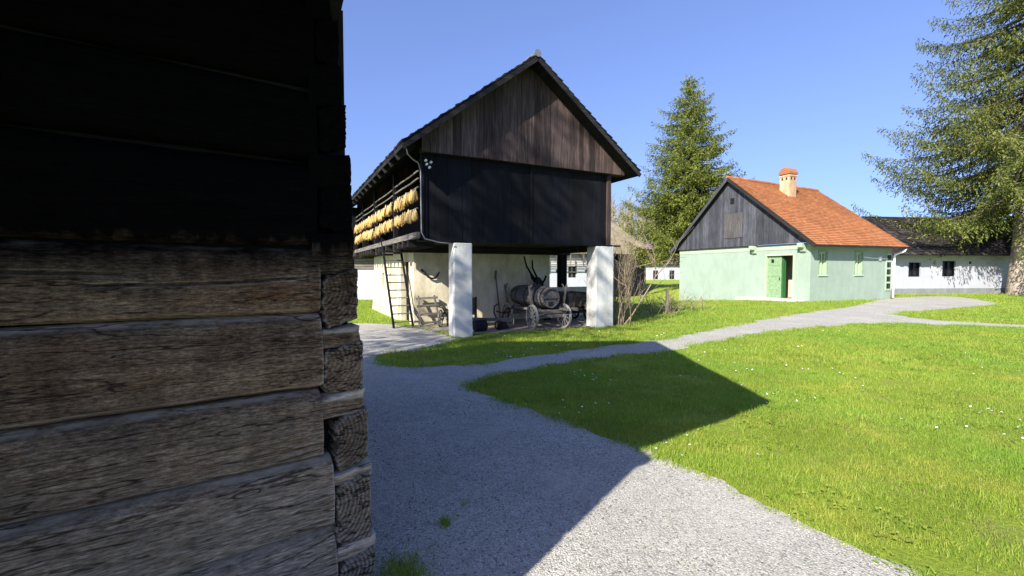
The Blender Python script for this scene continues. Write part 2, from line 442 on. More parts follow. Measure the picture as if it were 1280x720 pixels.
sl = bpy.data.lights.new('sun', 'SUN'); sl.energy = 5.0; sl.angle = R(.53); sl.color = (1, .95, .86)
so = bpy.data.objects.new('sun', sl); link(so)
L = Vector((math.sin(R(SUN_YAW)) * math.cos(R(SUN_EL)), math.cos(R(SUN_YAW)) * math.cos(R(SUN_EL)), -math.sin(R(SUN_EL))))
so.rotation_euler = L.to_track_quat('-Z', 'Y').to_euler(); so.location = (-20, -28, 25)

cam = bpy.data.cameras.new('camera'); cam.sensor_width = 36; cam.lens = 560 / 1280 * 36
cam.clip_start = .05; cam.clip_end = 4000
co = bpy.data.objects.new('camera', cam); link(co)
co.location = (0, 0, 1.5); co.rotation_euler = (R(90) - math.atan(22 / 560), 0, 0)
scene.camera = co
vs = scene.view_settings
vs.view_transform = 'Standard'; vs.look = 'None'; vs.gamma = 1; vs.exposure = 1.25; vs.use_curve_mapping = False

# ------------------------------------------------------------------ ground
def grid_axis(lo, flo, fhi, hi, step, n):
    a = np.geomspace(1, abs(lo - flo) + 1, n)[1:][::-1] - 1
    b = np.geomspace(1, hi - fhi + 1, n)[1:] - 1
    return np.concatenate([flo - a, np.arange(flo, fhi + 1e-6, step), fhi + b])
gx = grid_axis(-1500, -22, 44, 1500, .6, 14); gy = grid_axis(-1500, -7, 60, 2500, .6, 14)
GX, GY = np.meshgrid(gx, gy)
def hill(X, Y):
    return 9.5 * ss(74, 118, Y) * np.exp(-((X - 24) / 34.) ** 2) * (1 - .5 * ss(140, 320, Y))
GZ = hgt(GX, GY) + hill(GX, GY)
nx, ny = len(gx), len(gy)
me = bpy.data.meshes.new('ground')
idx = np.arange(nx * ny).reshape(ny, nx)
fc = np.stack([idx[:-1, :-1], idx[:-1, 1:], idx[1:, 1:], idx[1:, :-1]], -1).reshape(-1, 4)
me.from_pydata(np.stack([GX, GY, GZ], -1).reshape(-1, 3).tolist(), [], fc.tolist())
me.polygons.foreach_set('use_smooth', [True] * len(me.polygons)); me.materials.append(TURF)
tag(link(bpy.data.objects.new('ground', me)), kind='structure')

def densify(poly, step):
    out = []
    for i, p in enumerate(poly):
        q = poly[(i + 1) % len(poly)]
        n = max(1, int(math.hypot(q[0] - p[0], q[1] - p[1]) / step))
        out += [(p[0] + (q[0] - p[0]) * k / n, p[1] + (q[1] - p[1]) * k / n) for k in range(n)]
    return out
def catmull(poly, n=4):
    out = []; N = len(poly)
    for i in range(N):
        p0, p1, p2, p3 = [np.array(poly[(i + k) % N], float) for k in (-1, 0, 1, 2)]
        for k in range(n):
            t = k / n
            out.append(tuple(.5 * ((2 * p1) + (p2 - p0) * t + (2 * p0 - 5 * p1 + 4 * p2 - p3) * t * t + (3 * p1 - p0 - 3 * p2 + p3) * t ** 3)))
    return out
def inside(poly, X, Y):
    P = np.array(poly); r = np.zeros(X.shape, bool); j = len(P) - 1
    for i in range(len(P)):
        c = ((P[i, 1] > Y) != (P[j, 1] > Y))
        with np.errstate(divide='ignore', invalid='ignore'):
            xx = (P[j, 0] - P[i, 0]) * (Y - P[i, 1]) / (P[j, 1] - P[i, 1]) + P[i, 0]
        r ^= c & (X < xx); j = i
    return r
def sheet(name, poly, mat, dz, step, wob=.03):
    poly = densify(poly, step / 3)
    bp = []
    for x, y in poly:
        a = noise.noise(Vector((x * 3.1, y * 3.1, 0))) + .6 * noise.noise(Vector((x * 11, y * 11, 3)))
        b = noise.noise(Vector((x * 3.1, y * 3.1, 9))) + .6 * noise.noise(Vector((x * 11, y * 11, 13)))
        bp.append((x + a * wob * 2, y + b * wob * 2))
    A = np.array(bp); nb = len(bp)
    X, Y = np.meshgrid(np.arange(A[:, 0].min(), A[:, 0].max(), step), np.arange(A[:, 1].min(), A[:, 1].max(), step))
    m = inside(bp, X, Y)
    pts = bp + list(zip(X[m].tolist(), Y[m].tolist()))
    V, E_, F_, *_ = delaunay_2d_cdt([Vector(p) for p in pts], [], [list(range(nb))], 1, 1e-5)
    mb = MB(); mb.v = [(p.x, p.y, h1(p.x, p.y) + dz) for p in V]; mb.f = [tuple(f) for f in F_]
    o = mb.build(name, mat, None, fixn=False)
    if o.data.polygons and o.data.polygons[0].normal.z < 0: o.data.flip_normals()
    tag(o, kind='structure')
    return bp

PATH = [(1.99, 2.06), (2.0, 2.14), (1.91, 2.3), (1.82, 2.49), (1.69, 2.68), (1.57, 2.87), (1.50, 3.12), (1.37, 3.28), (1.2, 3.49), (1.08, 3.73),
 (.74, 4.11), (.48, 4.44), (.09, 4.89), (-.29, 5.3), (-.56, 5.66), (-.50, 5.92), (-.23, 6.27), (.76, 7.07), (1.64, 7.59), (2.8, 8.19), (3.4, 8.61),
 (5.18, 9.96), (7.01, 11.16), (9.14, 12.13), (10.75, 12.4), (13.16, 11.47), (15.74, 10.2), (17.21, 11.16), (14.13, 12.31), (12.75, 13.6),
 (13.05, 14.96), (14.16, 15.81), (16.36, 17.11), (21.12, 19.51), (22.9, 21.51), (24.53, 23.98), (24.67, 25.83), (20.29, 23.98), (13.71, 18.23),
 (10.68, 16.12), (8.01, 13.96), (5.42, 11.63), (3.32, 9.72), (1.92, 8.89), (.88, 8.19), (-.26, 7.32), (-1.0, 6.95), (-1.74, 6.89), (-2.17, 7.32),
 (-2.36, 7.73), (-2.04, 8.11), (-1.65, 8.35), (-1.3, 9.29), (-1.35, 10.1), (-2.3, 11.45), (-4.2, 12.6), (-7.5, 11.4), (-7.4, 7.2), (-4.2, 6.2), (-2.6, 4.6), (-1.2, 2.2),
 (-1.3, .2), (-1.8, -3), (2.2, -3), (2.15, .6)]
PATHS = catmull(PATH, 4)
path_poly = sheet('gravel_path', PATHS, GRAVEL, .008, .5, .035)

# ------------------------------------------------------------------ barn (granary raised on two pillars)
BO = (-1.126, 9.957, 0.0); BYAW = 63.3
bu = np.array([math.sin(R(BYAW)), math.cos(R(BYAW))]); bv = np.array([-bu[1], bu[0]])
def BW(s, t, z=0.0):
    p = np.array(BO[:2]) + bu * s + bv * t
    return (float(p[0]), float(p[1]), z)
barn_floor = [BW(s, t)[:2] for s, t in [(.35, .28), (1.2, .22), (2.0, .12), (2.8, .16), (3.5, .22), (4.4, .35), (4.6, 1.4), (4.5, 2.55), (-.35, 2.55), (-.42, 1.9), (-.28, 1.1), (-.2, .5)]]
floor_poly = sheet('earth_floor', catmull(barn_floor, 3), EARTH, .022, .3, .03)

barn = empty('granary_barn', BO, frame_rot(BYAW))
tag(barn, 'tall black timber granary raised on two white pillars, with a steep boarded gable', 'barn')
def rough_prism(name, mat, parent, x0, x1, y0, y1, z0, z1, taper=0.0, n=10, amp=.012, bev=.02):
    mb = MB()
    c = [(x0, y0), (x1, y0), (x1, y1), (x0, y1)]
    ring = []
    for i in range(4):
        a, b = c[i], c[(i + 1) % 4]
        ring += [(a[0] + (b[0] - a[0]) * k / 6, a[1] + (b[1] - a[1]) * k / 6) for k in range(6)]
    N = len(ring); cx, cy = (x0 + x1) / 2, (y0 + y1) / 2
    for j in range(n + 1):
        f = j / n; sc = 1 - taper * f
        for x, y in ring:
            d = noise.noise(Vector((x * 2, y * 2, f * 3 + x0))) * amp
            mb.v.append((cx + (x - cx) * (sc + d), cy + (y - cy) * (sc + d), z0 + (z1 - z0) * f))
    for j in range(n):
        for k in range(N):
            k2 = (k + 1) % N
            mb.f.append((j * N + k, j * N + k2, (j + 1) * N + k2, (j + 1) * N + k))
    mb.f.append(tuple(range(n * N, n * N + N)))
    return mb.build(name, mat, parent, bevel=bev)
rough_prism('pillar', PILLARMAT, barn, -.17, .27, 0, .40, -.1, 2.11, .03, amp=.03)
rough_prism('pillar', PILLARMAT, barn, 3.70, 4.28, 0, .42, -.1, 2.13, .02, amp=.03)
# masonry store under the loft
mx0, mx1, my0, my1 = -.40, 3.89, 2.6, 8.7
mb = MB()
mb.wall(my0, my1, -.8, 2.02, mx0, mx0 + .4, [(3.15, 4.15, -.02, 1.75), (5.55, 5.85, .95, 1.4), (6.7, 7.15, .92, 1.42)], 'y')
mb.wall(mx0 + .4, mx1, -.8, 2.02, my0, my0 + .4, [], 'x')
mb.box(mx1 - .4, mx1, my0 + .4, my1, -.8, 2.02)
mb.box(mx0 + .4, mx1 - .4, my1 - .4, my1, -.8, 2.02)
mb.build('masonry_wall', WHITEWASH, barn)
mb = MB()   # battered foot of the whitewashed side
mb.prism([(mx0 - .16, -.8), (mx0 - .003, -.8), (mx0 - .003, .9)], 'y', 4.3, 8.7)
mb.build('buttress', WHITEWASH, barn, fixn=True)
mb = MB()
for k in range(5): mb.box(mx0 + .16, mx0 + .2, 3.15 + k * .2, 3.345 + k * .2, -.02, 1.75)
d = mb.build('door', DARKWOOD_Z, barn)
for z in (.3, 1.35): mb = MB(); mb.box(mx0 + .145, mx0 + .16, 3.18, 3.8, z, z + .05); mb.build('hinge', IRON, d)
for a, b, c, e in [(5.55, 5.85, .95, 1.4), (6.7, 7.15, .92, 1.42)]:
    mb = MB(); mb.box(mx0 + .2, mx0 + .25, a, b, c, e); w = mb.build('window', BLACKHOLE, barn)
    mb = MB()
    for k in range(1, 3): mb.box(mx0 + .1, mx0 + .12, a + (b - a) * k / 3 - .01, a + (b - a) * k / 3 + .01, c, e)
    mb.build('bar', IRON, w)
mb = MB(); mb.box(mx1 + .003, 6.2, 2.62, 2.95, -.1, .96); mb.build('parapet_wall', WHITEWASH, barn, bevel=.03)
mb = MB(); mb.box(4.34, 4.58, 2.66, 2.90, .963, 2.15); mb.build('post', DARKWOOD_Z, barn, bevel=.015)
# loft floor: deck, beams, joists
mb = MB(); mb.box(-.84, 4.13, .06, 9.5, 2.18, 2.26); mb.build('loft_floor', DARKWOOD_X, barn)
for t in (.12, 2.52, 5.2, 8.6):
    mb = MB(); mb.box(-.92, 4.62, t, t + .24, 1.98 if t > 1 else 2.137, 2.178); mb.build('cross_beam', DARKWOOD_X, barn, bevel=.015)
mb = MB(); mb.box(4.06, 4.30, .37, 9.4, 2.02, 2.176); mb.build('sill_beam', DARKWOOD_Y, barn)
for k in range(18):
    t = .62 + k * .5
    if any(abs(t + .06 - a - .12) < .2 for a in (.12, 2.52, 5.2, 8.6)): continue
    mb = MB(); mb.box(-1.03, -.42, t, t + .13, 2.03, 2.176); mb.build('joist', DARKWOOD_X, barn, bevel=.01)
# front wall of the loft: wide upright boards
def boards(x0, x1, zlo, zhi, y0, th, w, seed, jit=.006):
    """upright boards along x; zlo, zhi are functions of x"""
    rn = random.Random(seed); mb = MB(); x = x0
    while x < x1 - 1e-3:
        ww = min(w * rn.uniform(.8, 1.2), x1 - x)
        if x1 - x - ww < w * .3: ww = x1 - x
        a, b = x + .002, x + ww - .002; y = y0 + rn.uniform(-jit, jit)
        c = [(a, y, zlo(a)), (b, y, zlo(b)), (b, y + th, zlo(b)), (a, y + th, zlo(a)),
             (a, y, zhi(a)), (b, y, zhi(b)), (b, y + th, zhi(b)), (a, y + th, zhi(a))]
        mb.hexa(c); x += ww
    return mb
FZ0, FZ1 = 2.14, 3.975
boards(-.84, 1.76, lambda x: FZ0, lambda x: FZ1, .02, .04, .30, 3).build('front_boarding', DARKWOOD_Z, barn)
boards(1.80, 4.02, lambda x: FZ0, lambda x: FZ1, .012, .04, .30, 4).build('front_boarding', DARKWOOD_Z, barn)
mb = MB(); mb.box(1.755, 1.805, -.012, .07, FZ0, FZ1); mb.build('corner_post', DARKWOOD_Z, barn)
mb = MB(); mb.box(4.02, 4.16, -.02, .12, 2.15, FZ1); mb.build('corner_post', GABLEWOOD, barn, bevel=.01)
mb = MB(); mb.box(-.88, -.76, -.01, .13, 2.19, FZ1); mb.build('corner_post', DARKWOOD_Z, barn, bevel=.01)
mb = MB(); mb.box(4.09, 4.13, .13, 9.5, 2.26, FZ1); mb.build('side_boarding', DARKWOOD_Z, barn)
mb = MB(); mb.box(.30, .34, .07, 9.4, 2.265, FZ1); mb.build('inner_wall', DARKWOOD_Z, barn)
mb = MB(); mb.box(-.84, 4.09, 9.46, 9.5, 2.265, FZ1); mb.build('back_boarding', DARKWOOD_Z, barn)
# gable
RS, RZ = 1.65, 6.33
rf = lambda s: RZ - .05 - .76 * abs(s - RS)
boards(-.90, 4.50, lambda x: 3.99, lambda x: rf(x) - .03, -.13, .04, .165, 5, .008).build('gable_boarding', GABLEWOOD, barn)
mb = MB(); mb.box(-.90, 4.50, -.085, .09, 3.98, 4.09); mb.build('gable_beam', DARKWOOD_X, barn)
# roof: two shingled slopes
def tile_slope(mb, org, du, dv, nrm, length, slope, tw, th, thick=.02, seed=1, jit=.012):
    rn = random.Random(seed)
    org, du, dv, nrm = Vector(org), Vector(du).normalized(), Vector(dv).normalized(), Vector(nrm).normalized()
    nr = int(math.ceil(slope / th)); nc = int(math.ceil(length / tw))
    for r in range(nr):
        v0 = r * th; v1 = min(slope, v0 + th * 1.25)
        for c in range(-1, nc):
            u0 = c * tw + (tw / 2 if r % 2 else 0); u1 = min(u0 + tw - .006, length); u0 = max(u0, 0)
            if u1 - u0 < .02: continue
            j = rn.uniform(-jit, jit); k = rn.uniform(0, jit)
            a = org + du * u0 + dv * (v0 + j) + nrm * (thick + k); b = org + du * u1 + dv * (v0 + j) + nrm * (thick + k)
            c2 = org + du * u1 + dv * v1 + nrm * .002; d2 = org + du * u0 + dv * v1 + nrm * .002
            a0 = a - nrm * thick; b0 = b - nrm * thick
            mb.add([a, b, c2, d2, a0, b0], [(0, 1, 2, 3), (4, 5, 1, 0), (4, 0, 3), (5, 2, 1)])
sl_ = math.hypot(1, .76); n_ = Vector((-.76, 0, 1)).normalized(); n2_ = Vector((.76, 0, 1)).normalized()
def bar_roof():
    y0, y1 = -.5, 10.2; e = 3.04
    mb = MB()
    mb.prism([(RS - e, RZ - .76 * e - .09), (RS, RZ - .09), (RS + e, RZ - .76 * e - .09), (RS + e, RZ - .76 * e), (RS, RZ), (RS - e, RZ - .76 * e)], 'y', y0, y1)
    r = mb.build('roof', DARKWOOD_Y, barn, fixn=True)
    mb = MB()
    ln = e * sl_
    tile_slope(mb, (RS - e, y0 - .03, RZ - .76 * e + .002), (0, 1, 0), (1, 0, .76), n_, y1 - y0 + .06, ln, .16, .2, .035, 5, .02)
    tile_slope(mb, (RS + e, y0 - .03, RZ - .76 * e + .002), (0, 1, 0), (-1, 0, .76), n2_, y1 - y0 + .06, ln, .16, .2, .035, 6, .02)
    mb.build('shingles', ROOFDARK, r)
    mb = MB()
    for k in range(36):
        y = y0 - .04 + k * .3; mb.lathe([(0, .085), (.32, .07)], (RS, y, RZ + .03), (0, 1, .01), 8)
    mb.build('ridge_tiles', GREYIRON, r)
    for sg in (-1, 1):
        mb = MB()
        mb.beam((RS + sg * e, y0 - .015, RZ - .76 * e - .09), (RS + sg * .02, y0 - .015, RZ - .09), .03, .10, (0, 0, 1))
        mb.build('barge_board', DARKWOOD_X, r)
    mb = MB()
    for k in range(15):
        y = .2 + k * .7
        mb.beam((RS - e + .03, y, RZ - .76 * e - .15), (-.6, y, rf(-.6) - .11), .09, .12)
    mb.build('rafter_tails', DARKWOOD_X, r)
bar_roof()
boards(-.90, 4.50, lambda x: 3.99, lambda x: rf(x) - .03, 9.50, .04, .3, 6).build('gable_boarding', GABLEWOOD, barn)
# gallery on the sunny side
mb = MB(); mb.box(-1.03, -.93, -.02, 9.5, 2.181, 2.31); mb.build('gallery_beam', GREYWOOD, barn, bevel=.01)
for t in (2.2, 5.0, 7.4, 9.38):
    mb = MB(); mb.box(-1.0, -.88, t, t + .12, 2.313, 3.95); mb.build('gallery_post', DARKWOOD_Z, barn, bevel=.01)
for z in (3.26, 3.44, 3.60):
    mb = MB(); mb.tube([(-.96, t_, z + .012 * math.sin(t_ * 2.3 + z)) for t_ in np.linspace(-.02, 9.5, 14)], .018, 6); mb.build('gallery_rail', GREYWOOD, barn)
for z in (2.84,):
    mb = MB(); mb.tube([(-.93, t_, z) for t_ in np.linspace(0.14, 9.3, 6)], .016, 6); mb.build('hanging_rail', GREYWOOD, barn)
mb = MB(); mb.tube([(-1.30, -.42, 3.92), (-1.26, -.36, 3.83), (-1.12, -.2, 3.78), (-.98, -.1, 3.74), (-.92, -.07, 3.6), (-.915, -.06, 2.9), (-.91, -.06, 2.3), (-.84, -.08, 2.17), (-.5, -.05, 2.10), (-.2, -.04, 2.085)], .013, 6)
mb.build('cable', GREYIRON, barn, smooth=True)
for dy, dz in ((0, 0), (.09, .05), (.06, -.06), (-.02, .08)):
    mb = MB(); mb.lathe([(0, .012), (.02, .028), (.05, .02), (.07, .028), (.085, .01)], (-.80 + dy, -.07, 3.72 + dz), (0, -1, .1), 8); mb.build('insulator', CERAMIC, barn, smooth=True)

mb = MB(); mb.box(-1.15, .30, 9.42, 9.455, 2.265, 4.0); mb.build('end_boarding', DARKWOOD_Z, barn)

# corn bunches on the gallery
def corn_mesh(seed):
    rn = random.Random(seed); mb = MB()
    for k in range(8):
        a = rn.uniform(0, 6.28); r0 = rn.uniform(0, .025); r1 = rn.uniform(.04, .085); l = rn.uniform(.22, .30)
        p = Vector((r0 * math.cos(a), r0 * math.sin(a), -.06)); q = Vector((r1 * math.cos(a) * .8, r1 * math.sin(a) * 1.1, -.06 - l))
        ax = (q - p)
        mb.lathe([(0, .010), (l * .08, .026), (l * .35, .031), (l * .75, .025), (l, .006)], p, ax, 7)
    return mb
cm = []
for s_ in range(4):
    o = corn_mesh(s_).build('corn_bunch', CORN, None, smooth=True)
    mb = MB()
    for k in range(7):
        a = k * .9; mb.beam((0, 0, .03), (.05 * math.cos(a), .05 * math.sin(a), -.10), .018, .006)
    mb.build('husk', HUSK, o); cm.append(o)
first = [True] * 4
i = 0
for row, z in ((0, 3.24), (1, 2.82)):
    t = .02
    while t < 9.35:
        if not any(a - .12 < t < a + .24 for a in (2.2, 5.0, 7.4)):
            src = cm[i % 4]
            if first[i % 4]: o = src; first[i % 4] = False
            else: o = copy_tree(src)
            o.location = BW(-1.0 + random.uniform(-.02, .02), t, z + random.uniform(-.05, .03)); o.rotation_euler = (0, 0, random.uniform(0, 6.28))
            k_ = random.uniform(.66, .82); o.scale = (k_, k_, k_ * random.uniform(.95, 1.15))
            tag(o, ('yellow corn bunch drying in the upper row of the barn gallery' if row == 0 else 'yellow corn bunch drying in the lower row of the barn gallery'),
                'corn', 'corn bunches in the upper row' if row == 0 else 'corn bunches in the lower row')
            i += 1
        t += .115

# ladder
lad = empty('wooden_ladder', BW(-.78, 2.3), frame_rot(BYAW)); tag(lad, 'long wooden ladder leaning up to the corn gallery beside the dark door', 'ladder')
def lp(s, f): return (s, -0.1 + 1.5 * f, .02 + 2.3 * f)
for s in (-.25, .25):
    mb = MB(); mb.beam(lp(s, 0), lp(s, 1.02), .05, .075, (0, -1, .5)); mb.build('rail', GREYWOOD_Z if False else DARKWOOD_Z, lad, bevel=.008)
for k in range(11):
    f = .06 + k * .088; mb = MB(); mb.tube([lp(-.28, f), lp(.28, f)], .019, 6); mb.build('rung', GREYWOOD_X, lad)

# things under the loft --------------------------------------------------
def wheel(parent, loc, r, ax, n=10, mat=GREYWOOD_X, width=.05):
    """spoked wooden wheel; ax is the axle direction"""
    mb = MB(); ax = Vector(ax).normalized(); o = Vector(loc); a = ax.orthogonal().normalized()
    if abs(ax.z) < .5: a = Vector((0, 0, 1))
    b = ax.cross(a)
    N = 28; th = r * .13
    for k in range(N):
        t = 2 * math.pi * k / N; d = a * math.cos(t) + b * math.sin(t)
        for rr, w in ((r, -1), (r, 1), (r - th, 1), (r - th, -1)):
            mb.v.append(tuple(o + d * rr + ax * (w * width / 2)))
    for k in range(N):
        k2 = (k + 1) % N
        for j in range(4): mb.f.append((k * 4 + j, k * 4 + (j + 1) % 4, k2 * 4 + (j + 1) % 4, k2 * 4 + j))
    w = mb.build('wheel', mat, parent, fixn=True)
    mb = MB(); mb.lathe([(-.07, r * .10), (-.06, r * .16), (.0, r * .21), (.06, r * .16), (.09, r * .10)], o, ax, 12); mb.build('hub', mat, w)
    for k in range(n):
        t = 2 * math.pi * (k + .5) / n; d = a * math.cos(t) + b * math.sin(t)
        mb = MB(); mb.beam(o + d * r * .15, o + d * (r - th * .8), r * .085, r * .07, ax); mb.build('spoke', mat, w)
    return w

wag = empty('barrel_wagon', BW(2.47, 1.1, .02), frame_rot(BYAW)); tag(wag, 'old grey timber wagon with spoked wheels carrying a long barrel', 'wagon')
for s in (-.47, .47):
    wheel(wag, (s, -.75, .31), .315, (1, -.05 if s < 0 else .04, 0), 12, PALEWOOD)
    wheel(wag, (s * .95, .72, .29), .30, (1, .03, 0), 10, PALEWOOD)
for t in (-.75, .72):
    mb = MB(); mb.beam((-.6, t, .31), (.6, t, .31), .08, .09); mb.build('axle', GREYWOOD_X, wag, bevel=.01)
    mb = MB(); mb.beam((-.46, t, .43), (.46, t, .43), .10, .10); mb.build('bolster', GREYWOOD_X, wag, bevel=.01)
for s in (-.36, .36):
    mb = MB(); mb.beam((s, -1.12, .49), (s * .9, 1.15, .47), .07, .06); mb.build('side_rail', GREYWOOD, wag, bevel=.01)
mb = MB(); mb.beam((0, -.9, .33), (0, .95, .31), .08, .08); mb.build('perch', GREYWOOD, wag)
for s, t in ((-.43, -.72), (.43, -.72), (-.42, .7), (.42, .7)):
    sg = 1 if s > 0 else -1
    mb = MB(); mb.beam((s, t, .42), (s + sg * .13, t - .03, 1.10), .05, .05, (0, 1, 0), .035, .035)
    mb.beam((s + sg * .10, t - .02, .96), (s + sg * .02, t + .03, 1.13), .03, .03, (0, 1, 0)); mb.build('stake', GREYWOOD_Z, wag)
bar = empty('barrel', BW(2.50, 1.1, .50), frame_rot(BYAW)); tag(bar, 'long dark wooden barrel lying lengthwise on the old wagon', 'barrel')
bl0, bl1 = -.84, .98
def brad(u): return .255 + .05 * (1 - (2 * u - 1) ** 2)
mb = MB(); nst = 22; rn = random.Random(4)
for k in range(nst):
    a0, a1 = 2 * math.pi * k / nst, 2 * math.pi * (k + .96) / nst; ro = rn.uniform(-.003, .003); base = len(mb.v)
    for j in range(9):
        u = j / 8; y = bl0 + (bl1 - bl0) * u
        for rr in (brad(u) + ro, brad(u) - .03):
            for a in (a0, a1): mb.v.append((rr * math.sin(a), y, .305 + rr * math.cos(a)))
    for j in range(8):
        b0, b1 = base + j * 4, base + j * 4 + 4
        mb.f += [(b0, b0 + 1, b1 + 1, b1), (b0 + 2, b1 + 2, b1 + 3, b0 + 3), (b0, b1, b1 + 2, b0 + 2), (b0 + 1, b0 + 3, b1 + 3, b1 + 1)]
    mb.f += [(base, base + 2, base + 3, base + 1), (base + 32, base + 33, base + 35, base + 34)]
mb.build('stave_shell', BARRELWOOD, bar, fixn=True)
for y in (bl0 + .04, bl1 - .04):
    mb = MB(); mb.lathe([(0, .247), (.03, .247)], (0, y, .305), (0, 1, 0), 22); mb.build('head', BARRELWOOD, bar)
mb = MB(); mb.box(-.06, .06, bl0 + .018, bl0 + .038, .09, .2); mb.build('bung_door', BLACKHOLE, bar)
mb = MB(); mb.box(-.2, .2, bl0 + .005, bl0 + .036, .29, .35); mb.build('head_bar', BARRELWOOD, bar)
for u in (.06, .22, .5, .78, .94):
    mb = MB(); y = bl0 + (bl1 - bl0) * u; r = brad(u) + .006
    N = 32
    for k in range(N):
        a = 2 * math.pi * k / N
        for rr, yy in ((r, y - .02), (r, y + .02), (r - .008, y + .02), (r - .008, y - .02)): mb.v.append((rr * math.sin(a), yy, .305 + rr * math.cos(a)))
    for k in range(N):
        k2 = (k + 1) % N
        for j in range(4): mb.f.append((k * 4 + j, k * 4 + (j + 1) % 4, k2 * 4 + (j + 1) % 4, k2 * 4 + j))
    mb.build('hoop', IRON, bar, fixn=True)

# small box cart behind the right pillar
crt = empty('box_cart', BW(4.0, 1.65, .02), frame_rot(BYAW)); tag(crt, 'small grey box cart with sloping board sides, beside the barrel wagon', 'cart')
mb = MB()
A = [(-.36, -.5, .46), (.36, -.5, .46), (.36, .5, .46), (-.36, .5, .46)]; Bq = [(-.46, -.62, .84), (.46, -.62, .84), (.46, .62, .84), (-.46, .62, .84)]
def lerp(p, q, f): return tuple(a + (b - a) * f for a, b in zip(p, q))
for i4 in range(4):
    j4 = (i4 + 1) % 4
    for f0, f1 in ((0, .32), (.34, .66), (.68, 1)):
        p, q, r_, s_ = lerp(A[i4], Bq[i4], f0), lerp(A[j4], Bq[j4], f0), lerp(A[j4], Bq[j4], f1), lerp(A[i4], Bq[i4], f1)
        inn = lambda a: (a[0] * .93, a[1] * .95, a[2])
        mb.hexa([p, q, inn(q), inn(p), s_, r_, inn(r_), inn(s_)])
mb.box(-.33, .33, -.47, .47, .455, .475)
cb = mb.build('box', GREYWOOD_X, crt)
for x in (-.25, 0, .25):
    mb = MB(); mb.beam((x * .8, -.515, .44), (x, -.645, .86), .05, .03, (0, 1, 0)); mb.build('batten', GREYWOOD_Z, cb)
mb = MB(); mb.beam((-.55, -.35, .30), (.5, -.35, .30), .08, .1); mb.build('axle', DARKWOOD_X, crt)
mb = MB(); mb.beam((-.55, .4, .30), (.5, .4, .30), .08, .1); mb.build('axle', DARKWOOD_X, crt)
for s in (-.25, .25):
    mb = MB(); mb.beam((s, -.75, .40), (s, .6, .40), .07, .08); mb.build('side_rail', GREYWOOD, crt)
for s in (-.5, .44):
    wheel(crt, (s, -.35, .26), .26, (1, 0, 0), 8, DARKWOOD_X); wheel(crt, (s, .4, .26), .26, (1, 0, 0), 8, DARKWOOD_X)
mb = MB(); mb.beam((.34, -.7, .36), (.40, -.85, .02), .05, .05); mb.build('prop', GREYWOOD_Z, crt)

# plough with two tall curved handles, leaning on the wall
plo = empty('handled_plough', BW(3.2, 2.0, .02), frame_rot(BYAW)); tag(plo, 'dark wooden plough with two tall curved handles against the wall behind the barrel', 'plough')
mb = MB(); mb.beam((.05, -.25, .05), (.02, .3, 1.22), .10, .12); mb.build('beam', DARKWOOD_Z, plo)
mb = MB(); mb.prism([(-.14, .9), (.14, .86), (.17, 1.12), (.02, 1.28), (-.10, 1.2)], 'y', .08, .2); mb.build('mouldboard', IRON, plo, fixn=True)
for pts in ([(0, .2, 1.15), (-.18, .2, 1.35), (-.34, .22, 1.6), (-.42, .24, 1.9)], [(.04, .2, 1.15), (-.04, .2, 1.34), (-.14, .22, 1.55), (-.14, .24, 1.78)], [(-.1, .1, 1.1), (-.25, .05, 1.25), (-.30, .05, 1.4)], [(.12, .1, 1.1), (.2, .08, 1.2), (.24, .08, 1.32)]):
    mb = MB(); mb.tube(pts, [.035, .03, .026, .02][:len(pts)], 7); mb.build('handle', DARKWOOD_Z, plo, smooth=True)

# wheeled field plough beside the wagon
wp = empty('wheel_plough', BW(1.2, .75, .02), frame_rot(BYAW)); tag(wp, 'low wheeled plough with a long timber beam, between white pillar and wagon', 'plough')
mb = MB(); mb.beam((-.72, -.1, .30), (.42, .0, .22), .09, .09); mb.build('beam', GREYWOOD_X, wp, bevel=.01)
mb = MB(); mb.lathe([(-.16, .11), (-.14, .14), (.14, .14), (.16, .11)], (-.50, -.14, .14), (1, .1, 0), 12); mb.build('roller', DARKWOOD_X, wp)
for pts in ([(.05, .05, .22), (-.02, .1, .42), (.0, .12, .58), (.12, .12, .64)], [(.2, .05, .2), (.22, .08, .40), (.34, .1, .52), (.46, .1, .50)], [(.0, .0, .46), (.2, .02, .40), (.42, .04, .44)], [(.3, -.02, .3), (.36, .0, .48), (.52, .02, .60)]):
    mb = MB(); mb.tube(pts, .018, 6); mb.build('handle', IRON, wp, smooth=True)
mb = MB(); mb.prism([(.0, .0), (.34, .02), (.22, .24), (.08, .2)], 'y', -.05, .05); mb.build('share', IRON, wp, fixn=True)
wheel(wp, (.36, .12, .2), .20, (.75, .6, 0), 8, GREYWOOD_X, .035)
wheel(wp, (.02, -.12, .12), .12, (.75, .6, 0), 6, IRON, .03)

